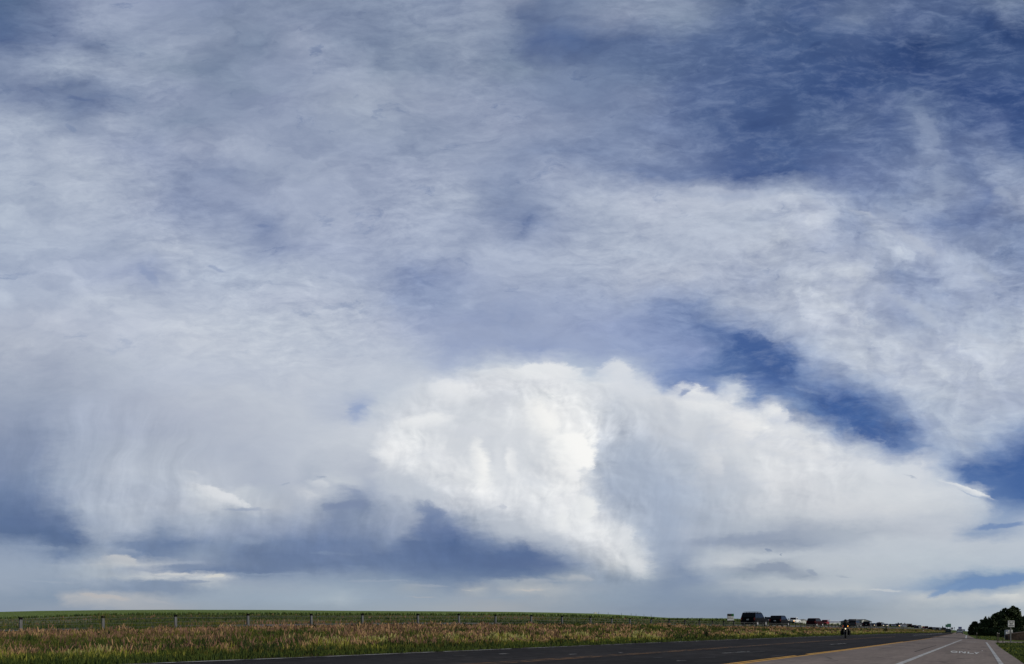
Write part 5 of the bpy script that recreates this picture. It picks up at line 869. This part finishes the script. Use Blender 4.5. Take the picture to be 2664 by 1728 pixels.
e, bd, w, zt, zb = board('land_sign', 'white board with black and green top behind the fence, left of the tall black SUV', 1900.5, 104, 1597, 1614.6, 16.6, ('sign_white', [('black_band', 'sign_black', 0.0, .68, 0, .36), ('green_corner', 'sign_green', .68, 1.0, 0, .38)]), [-.44, .44], legm='wood', turn=R(-4), lw=.1)
scribble(bd, w, zt, zb, .09, .05, .22, .66, M['steel'], -.035); scribble(bd, w, zt, zb, .26, .06, .06, .22, M['steel'], -.035); scribble(bd, w, zt, zb, .48, .07, .05, .5, M['sign_black'], -.029); scribble(bd, w, zt, zb, .645, .12, .03, .88, M['sign_black'], -.029)
mb = MB(); mb.box((0, 0, zb - .09), (w * 1.02, .06, .17)); mb.build('rail', M['wood'], e)
def far_sign(name, lab, px, D, yt, yb, wpx, mm, legs=(-.35, .35)):
    return board(name, lab, px, D, yt, yb, wpx, (mm, []), legs, thick=.1, lw=.14)
far_sign('guide_sign', 'smaller green highway sign on the left of the pair', 2462.6, 262, 1624.9, 1631.9, 5.6, 'road_green', (-.2,))
far_sign('guide_sign', 'larger green highway sign on the right of the pair', 2469.2, 258, 1622.9, 1631.9, 9.6, 'road_green', (-.35, .32))
far_sign('road_sign', 'dull dark back of a road sign right of the green signs', 2476.8, 300, 1632.6, 1638, 5, 'sign_back', (0,))
far_sign('road_sign', 'tiny dark sign on a thin post left of the blue signs', 2483, 330, 1632.2, 1634.6, 2.2, 'sign_back', (0,))
far_sign('service_sign', 'larger blue road sign above the white pickup truck', 2497.6, 330, 1631, 1637, 8.8, 'road_blue')
far_sign('service_sign', 'lower blue road sign at the roadside right of the white pickup truck', 2507, 300, 1637.3, 1641.9, 6.6, 'road_blue')
g0 = on_ground(2452.3, 380); mb = MB(); mb.tube([(0, 0, -.5), (0, 0, 2.2), (0, 0, 2.9)], [.3, .25, .04], 8); o = mb.build('utility_post', M['wood'], None, g0); tag(o, 'thin dark post on the skyline left of the green highway signs', 'post')
# delineators at the junction
def delin(px, yt, yb, label, refl=True):
    D = HC * F / (yb - vl(px)); p = on_ground(px, D); H = (yb - yt) / F * D; e = empty('delineator_post', p); tag(e, label, 'delineator', 'delineators at the junction')
    mb = MB(); mb.box((0, 0, H / 2 - .1), (.06, .03, H + .2)); mb.build('stake', M['wood'], e)
    if refl:
        mb = MB(); mb.tube([(0, -.02, H - .07), (0, -.03, H - .07)], [.028, .028], 12); mb.build('reflector', M['litter'], e)
delin(2541, 1645.3, 1663.3, 'thin dark delineator with a white reflector left of the side road')
delin(2594.5, 1644.5, 1671.8, 'tallest delineator with a white reflector at the corner of the side road')
delin(2598.4, 1645.6, 1669.5, 'delineator with a small white reflector just right of the tallest one')
delin(2609.2, 1655, 1671.9, 'short bare dark stake between the delineators and the lane sign', False)
# stone entrance wall
D = 76.0; g0 = on_ground(2645, D); wall = empty('stone_wall', g0); tag(wall, 'curved brown stone entrance wall at the right picture edge', 'wall')
s = D / F; mb = MB(); cap = []; rowsA = []
for k in range(25):
    t = k / 24; px = lerp(2622, 2712, t); yt = interp(px, [(2622, 1653), (2630, 1649.5), (2642, 1647), (2655, 1645), (2675, 1643.8), (2712, 1644)]); x = (px - 2645) * s; zt = (1665.5 - yt) * s; yy = -.5 * math.sin(t * 3.0)
    rowsA.append([Vector((x, yy, -.3)), Vector((x, yy, zt)), Vector((x, yy + .45, zt)), Vector((x, yy + .45, -.3))]); cap.append((x, yy, zt))
mb.grid(rowsA, 0, False); mb.face(rowsA[0]); mb.build('masonry', M['stone'], wall)
mb = MB(); rows2 = [[Vector((x, y - .05, z + .004)), Vector((x, y - .05, z + .09)), Vector((x, y + .5, z + .09)), Vector((x, y + .5, z + .004)), Vector((x, y - .05, z + .004))] for x, y, z in cap]; mb.grid(rows2, 0, False); mb.face(rows2[0][:4]); mb.build('coping', mat('sandstone_coping', (.11, .075, .055), (.07, .047, .035), 3, .9), wall)

# ================================================================== vehicles
HEAD = math.atan2(.779, .627) - 0.0                     # direction of the road in plan (from +X)
HDG = math.atan2(.779, .627)
SPEC = {   # length, width, height, belt, lower outline, cabin outline (x forward, as fractions of length / absolute z)
    'boxy': dict(L=4.9, W=1.92, H=1.86, zb=1.08, low=[(-.5, .50), (-.495, 1.10), (.22, 1.10), (.47, 1.02), (.5, .86), (.5, .45), (.46, .32), (-.47, .32)], cab=[(-.492, 1.09), (-.435, 1.80), (-.41, 1.86), (.02, 1.86), (.09, 1.80), (.235, 1.09)], top=.14),
    'suv': dict(L=4.6, W=1.85, H=1.74, zb=1.02, low=[(-.5, .50), (-.49, 1.04), (.22, 1.04), (.46, .95), (.5, .80), (.5, .42), (.46, .30), (-.47, .30)], cab=[(-.485, 1.03), (-.40, 1.66), (-.36, 1.74), (.0, 1.74), (.08, 1.67), (.25, 1.03)], top=.17),
    'sedan': dict(L=4.6, W=1.80, H=1.44, zb=.90, low=[(-.5, .50), (-.49, .93), (-.30, .97), (.22, .93), (.46, .80), (.5, .68), (.5, .38), (.46, .25), (-.47, .25)], cab=[(-.36, .95), (-.20, 1.38), (-.12, 1.44), (.02, 1.44), (.08, 1.40), (.25, .92)], top=.20),
    'pickup': dict(L=5.5, W=1.98, H=1.86, zb=1.08, low=[(-.5, .55), (-.5, 1.12), (.26, 1.12), (.47, 1.07), (.5, .95), (.5, .50), (.46, .38), (-.47, .42)], cab=[(-.12, 1.11), (-.10, 1.78), (-.07, 1.86), (.09, 1.86), (.13, 1.80), (.235, 1.11)], top=.15),
    'van': dict(L=4.9, W=1.95, H=1.78, zb=1.02, low=[(-.5, .48), (-.492, 1.04), (.30, 1.04), (.47, .92), (.5, .74), (.5, .38), (.46, .26), (-.47, .28)], cab=[(-.487, 1.03), (-.44, 1.70), (-.39, 1.78), (.06, 1.78), (.13, 1.72), (.33, 1.03)], top=.14),
}
def vehicle(name, label, cat, kind, loc, rz, paint, sc=1.0, group='vehicles on the frontage road', lamps=None, roof_rack=False, plate=False, detail=2, tint='glass', amber=False):
    S = SPEC[kind]; L, W, H, zb = S['L'], S['W'], S['H'], S['zb']; hw0 = W / 2
    hw = lambda z: hw0 * (1 - S['top'] * max(0.0, (z - zb) / (H - zb))) - (.05 if z < .4 else 0)
    e = empty(name, loc, rz, sc); tag(e, label, cat, group)
    low = [(x * L, z) for x, z in S['low']]; cab = [(x * L, z) for x, z in S['cab']]
    mb = MB(); mb.prism(low, hw, 0); body = mb.build('body', M[paint], e, None, .05, 2)
    mb = MB(); mb.prism([(x, z - (.04 if z < zb + .06 else 0)) for x, z in cab], lambda z: hw(z) - .012, 0); cb = mb.build('cabin', M[paint], e, None, .035, 2)
    # glass
    f0, f1 = cab[-1], cab[-2]; r0, r1 = cab[0], cab[1]
    def pane(nm, a, b, m0, m1, out):
        mb = MB(); A = [(lerp(a[0], b[0], t), lerp(a[1], b[1], t)) for t in (m0, m1)]; q = []
        for (x, z), sgn in ((A[0], 1), (A[0], -1), (A[1], -1), (A[1], 1)): q.append((x + out, sgn * (hw(z) - .10), z))
        mb.face(q if out > 0 else q[::-1]); mb.build(nm, M[tint], e)
    pane('windshield', f0, f1, .10, .95, .015); pane('rear_window', r0, r1, .22, .93, -.012)
    zt, zl = H - .13, zb + .10
    def xat(z, a, b): return lerp(a[0], b[0], (z - a[1]) / (b[1] - a[1]))
    xr0, xr1 = xat(zl, r0, r1) + .16, xat(zt, r0, r1) + .14; xf0, xf1 = xat(zl, f0, f1) - .22, xat(zt, f0, f1) - .16
    nwin = 3 if kind in ('boxy', 'suv', 'van') else 2
    if kind == 'pickup': nwin = 1
    for sd in (1, -1):
        for k in range(nwin):
            t0, t1 = (k + .03) / nwin, (k + .94) / nwin; mb = MB(); q = []
            for (t, z) in ((t0, zl), (t1, zl), (t1, zt), (t0, zt)):
                x = lerp(lerp(xr0, xf0, t), lerp(xr1, xf1, t), (z - zl) / (zt - zl)); q.append((x, sd * (hw(z) - .012 + .008), z))
            mb.face(q if sd < 0 else q[::-1]); mb.build('side_window', M[tint], e)
    # wheels
    wr = .36 if kind in ('boxy', 'pickup') else .33
    for xx in (.315 * L, -.31 * L):
        for sd in (1, -1):
            y0 = sd * (hw0 - .20); y1 = sd * (hw0 + .012)
            mb = MB(); mb.tube([(xx, y0, wr), (xx, (y0 + y1) / 2, wr), (xx, y1 - sd * .02, wr), (xx, y1, wr)], [wr, wr, wr, wr * .9], 18); wh = mb.build('wheel', M['tyre'], e)
            if detail > 0: mb = MB(); mb.tube([(xx, y1 + sd * .002, wr), (xx, y1 + sd * .02, wr)], [wr * .64, wr * .55], 14); mb.build('rim', M['rim'], wh)
            if detail > 1: mb = MB(); mb.tube([(xx, sd * (hw0 - .06), wr + .02), (xx, sd * (hw0 + .004), wr + .02)], [wr * 1.2, wr * 1.2], 18); mb.build('wheel_arch', M['trim'], e)
    # lamps
    lz = .80 if kind != 'sedan' else .66; lz = .92 if kind == 'pickup' else lz
    for sd in (1, -1):
        lit = lamps in ('head', 'amber') or (lamps == 'left' and sd == 1) or (lamps == 'right' and sd == -1)
        mb = MB(); mb.box((L / 2 - .04, sd * (hw0 - .25), lz), (.10, .30, .17)); mb.build('headlight', M['lit' if lit else 'lens'], e, None, .02, 1)
        if lamps == 'amber' or amber: mb = MB(); mb.box((L / 2 - .03, sd * (hw0 - .2), lz - .19), (.1, .26, .09)); mb.build('indicator', M['amber_lit'], e)
        mb = MB(); tz = 1.0 if kind != 'sedan' else .80; mb.box((-L / 2 + .035, sd * (hw0 - .12), tz), (.09, .17, .34 if kind != 'sedan' else .18)); mb.build('tail_light', M['tail'], e, None, .02, 1)
        if detail > 0: mb = MB(); mb.box((f0[0] - .10, sd * (hw0 + .10), zb + .16), (.12, .20, .15)); mb.build('mirror', M[paint], e, None, .03, 1)
    mb = MB(); mb.box((L / 2 + .0, 0, .62 if kind != 'pickup' else .80), (.05, W * .52, .22 if kind != 'pickup' else .30)); mb.build('grille', M['trim'], e, None, .02, 1)
    if detail > 0:
        mb = MB(); mb.box((L / 2 + .01, 0, .44), (.10, W * .94, .16)); mb.build('bumper', M['trim'], e, None, .03, 1)
        mb = MB(); mb.box((-L / 2 - .01, 0, .50), (.12, W * .95, .20)); mb.build('bumper', M['trim'], e, None, .03, 1)
    if plate: mb = MB(); mb.box((-L / 2 - .005, 0, .93), (.02, .32, .16)); mb.build('number_plate', M['plate'], e)
    if kind == 'pickup':
        mb = MB(); mb.box((-.31 * L, 0, 1.10), (.34 * L, W * .8, .06)); mb.build('bed', M['trim'], e)
    if roof_rack:
        for sd in (1, -1):
            mb = MB(); y = sd * (hw(H) - .10); pts = [(-.38 * L, y, H - .02), (-.37 * L, y, H + .09), (-.0 * L, y, H + .09), (.03 * L, y, H - .03)]; mb.tube(pts, .025, 6)
            mb.box((-.17 * L, y, H + .04), (.05, .04, .09)); mb.build('roof_rail', M['trim'], e)
        for xx in (-.33 * L, -.06 * L):
            mb = MB(); mb.tube([(xx, -hw(H) + .10, H + .09), (xx, hw(H) - .10, H + .09)], .025, 6); mb.build('cross_bar', M['trim'], e)
    return e
def park(px, D, *a, away=True, turn=0.0, dz=0.0, yb=None, **kw):
    p = on_ground(px, D); p.z += dz + .02
    if yb is not None: p.z = at(px, yb, D).z
    return vehicle(a[0], a[1], a[2], a[3], p, HDG + (0 if away else math.pi) + turn, a[4], **kw)
park(1963, 82.5, 'boxy_suv', 'tall black boxy SUV with roof rails seen from behind, nearest of the queue', 'car', 'boxy', 'black_paint', sc=1.06, roof_rack=True, plate=True, turn=R(-4))
park(2028, 94, 'suv', 'second black SUV, right behind the silver car and left of the white pickup', 'car', 'suv', 'black_paint', sc=1.02, plate=True, turn=R(-3))
park(1999, 165, 'suv', 'silver SUV facing the camera between the two black SUVs', 'car', 'suv', 'silver_paint', away=False, yb=1620.8)
park(2066, 176, 'pickup', 'white pickup truck with lit headlights turning behind the second black SUV', 'truck', 'pickup', 'white_paint', away=False, turn=R(-4), lamps='amber', yb=1622.3, sc=1.0)
park(2121, 118, 'suv', 'dark maroon SUV seen from behind, left of the red car', 'car', 'suv', 'maroon_paint', sc=.98, turn=R(-10))
park(2146, 190, 'suv', 'bright red car facing the camera beside the maroon SUV', 'car', 'suv', 'red_paint', away=False, yb=1626.5)
park(2224, 152, 'suv', 'grey SUV seen from behind in front of the grey house', 'car', 'suv', 'grey_paint', sc=1.05, turn=R(-8))
park(2243, 210, 'sedan', 'dark oncoming car with one lit headlight left of the third black SUV', 'car', 'sedan', 'navy_paint', away=False, lamps='head', detail=1)
park(2256.5, 168, 'boxy_suv', 'third black SUV, squarest at the back, right of the grey house', 'car', 'boxy', 'black_paint', sc=.95, plate=True)
park(2272, 225, 'sedan', 'dark oncoming car with lit headlights right of the third black SUV', 'car', 'sedan', 'navy_paint', away=False, lamps='left', detail=1)
park(2289, 235, 'suv', 'dark SUV in front of the dark roofed house', 'car', 'suv', 'black_paint', detail=1, sc=.95)
park(2305, 245, 'sedan', 'silver oncoming sedan with amber lights by the white gable', 'car', 'sedan', 'silver_paint', away=False, lamps='amber', detail=1)
FAR = [(2325, 262, 'sedan', 'silver_paint', False, None, 'silver car under the far dark trees', 'sedan'), (2334.5, 270, 'suv', 'navy_paint', False, 'amber', 'dark oncoming SUV with amber lights below the conifers', 'suv'),
       (2345, 280, 'sedan', 'white_paint', False, 'head', 'white oncoming car with white headlights below the rounded tree', 'sedan'), (2353, 275, 'suv', 'white_paint', True, None, 'white SUV just left of the pinkish building', 'suv'),
       (2366.5, 320, 'suv', 'black_paint', True, None, 'black SUV in front of the pinkish building', 'suv'), (2376, 330, 'sedan', 'black_paint', True, None, 'black car in front of the low brownish building', 'sedan'),
       (2384, 300, 'sedan', 'navy_paint', True, None, 'navy blue sedan nearest the verge below the cream building', 'sedan'), (2391.5, 330, 'pickup', 'white_paint', True, None, 'white pickup in front of the cream building', 'pickup'),
       (2404, 350, 'sedan', 'red_paint', False, None, 'small red car at the right end of the cream building', 'sedan'), (2410, 345, 'suv', 'maroon_paint', True, None, 'dark red SUV right of the cream building', 'suv'),
       (2420.5, 350, 'suv', 'black_paint', True, None, 'dark SUV between the dark red SUV and a silver van', 'suv'), (2429, 350, 'van', 'silver_paint', True, None, 'silver van in the far part of the queue', 'van'),
       (2437.5, 365, 'suv', 'grey_paint', True, None, 'dark grey SUV left of the last white car', 'suv'), (2442.8, 370, 'suv', 'white_paint', True, None, 'last white SUV of the queue', 'suv'),
       (2448.3, 385, 'sedan', 'grey_paint', True, None, 'dark grey car right of the last white SUV', 'sedan'), (2453.6, 395, 'suv', 'navy_paint', True, None, 'navy SUV near the end of the queue', 'suv'), (2458, 405, 'sedan', 'black_paint', True, None, 'black car at the very end of the queue', 'sedan')]
for px, D, kind, pt, aw, lm, lab, nm in FAR:
    park(px, D, nm, lab, 'car' if kind != 'pickup' else 'truck', kind, pt, away=aw, lamps=lm, detail=0, dz=.05, group='far queue of cars on the frontage road', turn=R(6))
def onroad(px, D): return at(px, HOR + F * (HC - (-SLOPE * (px - CX) / F * D)) / D, D)
DFAR = math.atan2(1.0, (2490 - CX) / F)
vehicle('minivan', 'grey green minivan driving away on the highway under the green signs', 'car', 'van', onroad(2466.8, 222), DFAR, 'teal_paint', sc=.92, group=None, plate=True, detail=1)
vehicle('white_truck', 'white pickup truck driving away in the right lane below the blue signs', 'truck', 'pickup', onroad(2496.8, 190), DFAR, 'white_paint', sc=.84, group=None, plate=True, detail=1)

# ================================================================== motorcycle and rider
D = 64.0; mp = onroad(2199.5, D); MRZ = HDG + math.pi + R(9)
mo = empty('motorcycle', mp, MRZ, 1.12); tag(mo, 'black touring motorcycle with lit headlight coming towards the camera on the highway', 'motorcycle')
def wheel(x, r, w):
    rows_ = []
    for k in range(25):
        a = 2 * math.pi * k / 24; c = Vector((x + math.cos(a) * (r - w / 2), 0, r + math.sin(a) * (r - w / 2))); rad = Vector((math.cos(a), 0, math.sin(a)))
        rows_.append([c + rad * (w / 2) * math.cos(b) + Vector((0, w / 2, 0)) * math.sin(b) for b in [2 * math.pi * j / 8 for j in range(8)]])
    mb = MB(); mb.grid(rows_, 0, True, True); wh = mb.build('wheel', M['tyre'], mo)
    mb = MB(); mb.tube([(x, -.03, r), (x, .03, r)], [r * .66, r * .66], 18); mb.build('rim', M['trim'], wh); return wh
wheel(.80, .33, .15); wheel(-.80, .33, .19)
mb = MB()
for sd in (1, -1): mb.tube([(.80, sd * .10, .33), (.52, sd * .11, 1.02)], [.032, .03], 8)
mb.build('fork', M['steel'], mo)
mb = MB(); rows_ = []
for k in range(9):
    a = lerp(R(10), R(165), k / 8); rows_.append([Vector((.80 + math.cos(a) * .36, y, .33 + math.sin(a) * .36)) for y in (-.09, 0, .09)])
mb.grid(rows_, 0, True); mb.build('front_fender', M['black_paint'], mo)
mb = MB(); mb.ell((.10, 0, .92), (.34, .16, .15), 12, 8); mb.build('fuel_tank', M['black_paint'], mo)
mb = MB(); mb.ell((.02, 0, .50), (.34, .20, .24), 10, 7); mb.box((.02, .27, .42), (.26, .18, .16)); mb.box((.02, -.27, .42), (.26, .18, .16)); mb.build('engine', M['trim'], mo)
for sd in (1, -1):
    mb = MB(); mb.box((.30, sd * .26, .56), (.16, .22, .46)); mb.build('lower_fairing', M['black_paint'], mo, None, .05, 2)
mb = MB(); mb.box((-.35, 0, .80), (.55, .30, .12)); mb.box((-.72, 0, .86), (.30, .26, .12)); mb.build('seat', M['leather'], mo, None, .05, 2)
mb = MB(); mb.tube([(.72, 0, .93), (.62, 0, .93), (.52, 0, .93)], [.095, .10, .05], 14); hl = mb.build('headlight', M['black_paint'], mo)
mb = MB(); mb.tube([(.722, 0, .93), (.735, 0, .93)], [.058, .045], 14); mb.build('lens', M['lit'], hl)
mb = MB(); mb.tube([(.22, .46, 1.10), (.40, .38, 1.14), (.50, .10, 1.08), (.50, -.10, 1.08), (.40, -.38, 1.14), (.22, -.46, 1.10)], .018, 6); mb.build('handlebar', M['trim'], mo)
for sd, mm in ((1, 'amber_lit'), (-1, 'red_lit')):
    mb = MB(); mb.ell((.56, sd * .20, 1.20), (.03, .036 if sd > 0 else .024, .036 if sd > 0 else .024), 10, 7); mb.build('running_light', M[mm], mo)
    mb = MB(); mb.box((-.62, sd * .36, .55), (.50, .18, .34)); mb.build('saddlebag', M['black_paint'], mo, None, .05, 2)
    mb = MB(); mb.tube([(.30, sd * .36, .36), (-.95, sd * .27, .30)], [.035, .05], 8); mb.build('exhaust', M['steel'], mo)
    mb = MB(); mb.ell((.38, sd * .42, 1.26), (.02, .07, .05), 8, 6); mb.tube([(.36, sd * .36, 1.13), (.38, sd * .41, 1.24)], .008, 5); mb.build('mirror', M['black_paint'], mo)
rows_ = []
for k in range(7):
    z = lerp(1.06, 1.36, k / 6); rows_.append([Vector((.58 - .14 * k / 6 - .10 * (j / 6 - .5) ** 2 * 4, lerp(-.24, .24, j / 6) * (1 - .25 * k / 6), z)) for j in range(7)])
mb = MB(); mb.grid(rows_, 0, True); mb.build('windscreen', M['glass'], mo)
# rider: one skinned figure
rider = empty('person', mp + Vector((0, 0, 0)), MRZ, 1.12); tag(rider, 'rider in black jacket and helmet seated on the motorcycle holding the handlebars', 'person')
def skinned(name, verts, edges, rad, mats, parent, root=0):
    me = bpy.data.meshes.new(name); me.from_pydata(verts, edges, []); o = bpy.data.objects.new(name, me); COL.objects.link(o); o.parent = parent
    o.modifiers.new('skin', 'SKIN'); sv = me.skin_vertices[0].data
    for i, r in enumerate(rad): sv[i].radius = (r, r) if not isinstance(r, tuple) else r
    sv[root].use_root = True; o.modifiers['skin'].use_smooth_shade = True
    s_ = o.modifiers.new('sub', 'SUBSURF'); s_.levels = 1; s_.render_levels = 1; me.materials.append(mats); return o
V = [(-.38, 0, .92), (-.36, 0, 1.12), (-.30, 0, 1.36), (-.27, 0, 1.52), (-.24, 0, 1.60)]; E = [(0, 1), (1, 2), (2, 3), (3, 4)]; RA = [(.17, .15), (.16, .13), (.19, .14), (.10, .09), (.065, .065)]
for sd in (1, -1):
    b = len(V); V += [(-.29, sd * .21, 1.47), (-.14, sd * .36, 1.24), (.12, sd * .42, 1.13), (.22, sd * .43, 1.12)]; E += [(3, b), (b, b + 1), (b + 1, b + 2), (b + 2, b + 3)]; RA += [.085, .065, .048, .042]
    b = len(V); V += [(-.34, sd * .13, .90), (.06, sd * .30, .84), (.02, sd * .33, .44), (.00, sd * .34, .34), (.16, sd * .36, .28)]; E += [(0, b), (b, b + 1), (b + 1, b + 2), (b + 2, b + 3), (b + 3, b + 4)]; RA += [.12, .085, .062, .055, .05]
skinned('body', V, E, RA, M['leather'], rider)
for sd in (1, -1):
    for kf in range(5):
        z = 1.135 - .0 * kf; y = sd * (.39 + .022 * kf) if kf < 4 else sd * .375
        pts = [(.22, y, 1.125), (.275, y, 1.135 + .004 * kf), (.285, y, 1.10), (.255, y, 1.075 - .003 * kf)] if kf < 4 else [(.20, sd * .39, 1.10), (.23, y, 1.075), (.262, sd * .37, 1.082)]
        mb = MB(); mb.tube(pts, [.012, .011, .010, .008][:len(pts)], 6); mb.build('finger', M['leather'], rider)
mb = MB(); mb.ell((-.20, 0, 1.72), (.155, .130, .155), 16, 12); he = mb.build('helmet', M['black_paint'], rider)
mb = MB(); rows_ = [[Vector((-.20 + .158 * math.cos(a) * math.cos(b), .134 * math.sin(a), 1.715 + .155 * math.sin(b) * 1.0)) for a in [lerp(R(-62), R(62), j / 8) for j in range(9)]] for b in [lerp(R(-22), R(18), k / 4) for k in range(5)]]
mb.grid(rows_, 0, True); mb.build('visor', M['glass'], he)
mb = MB(); mb.ell((-.155, 0, 1.625), (.085, .075, .06), 12, 8); mb.build('face', M['skin'], rider)
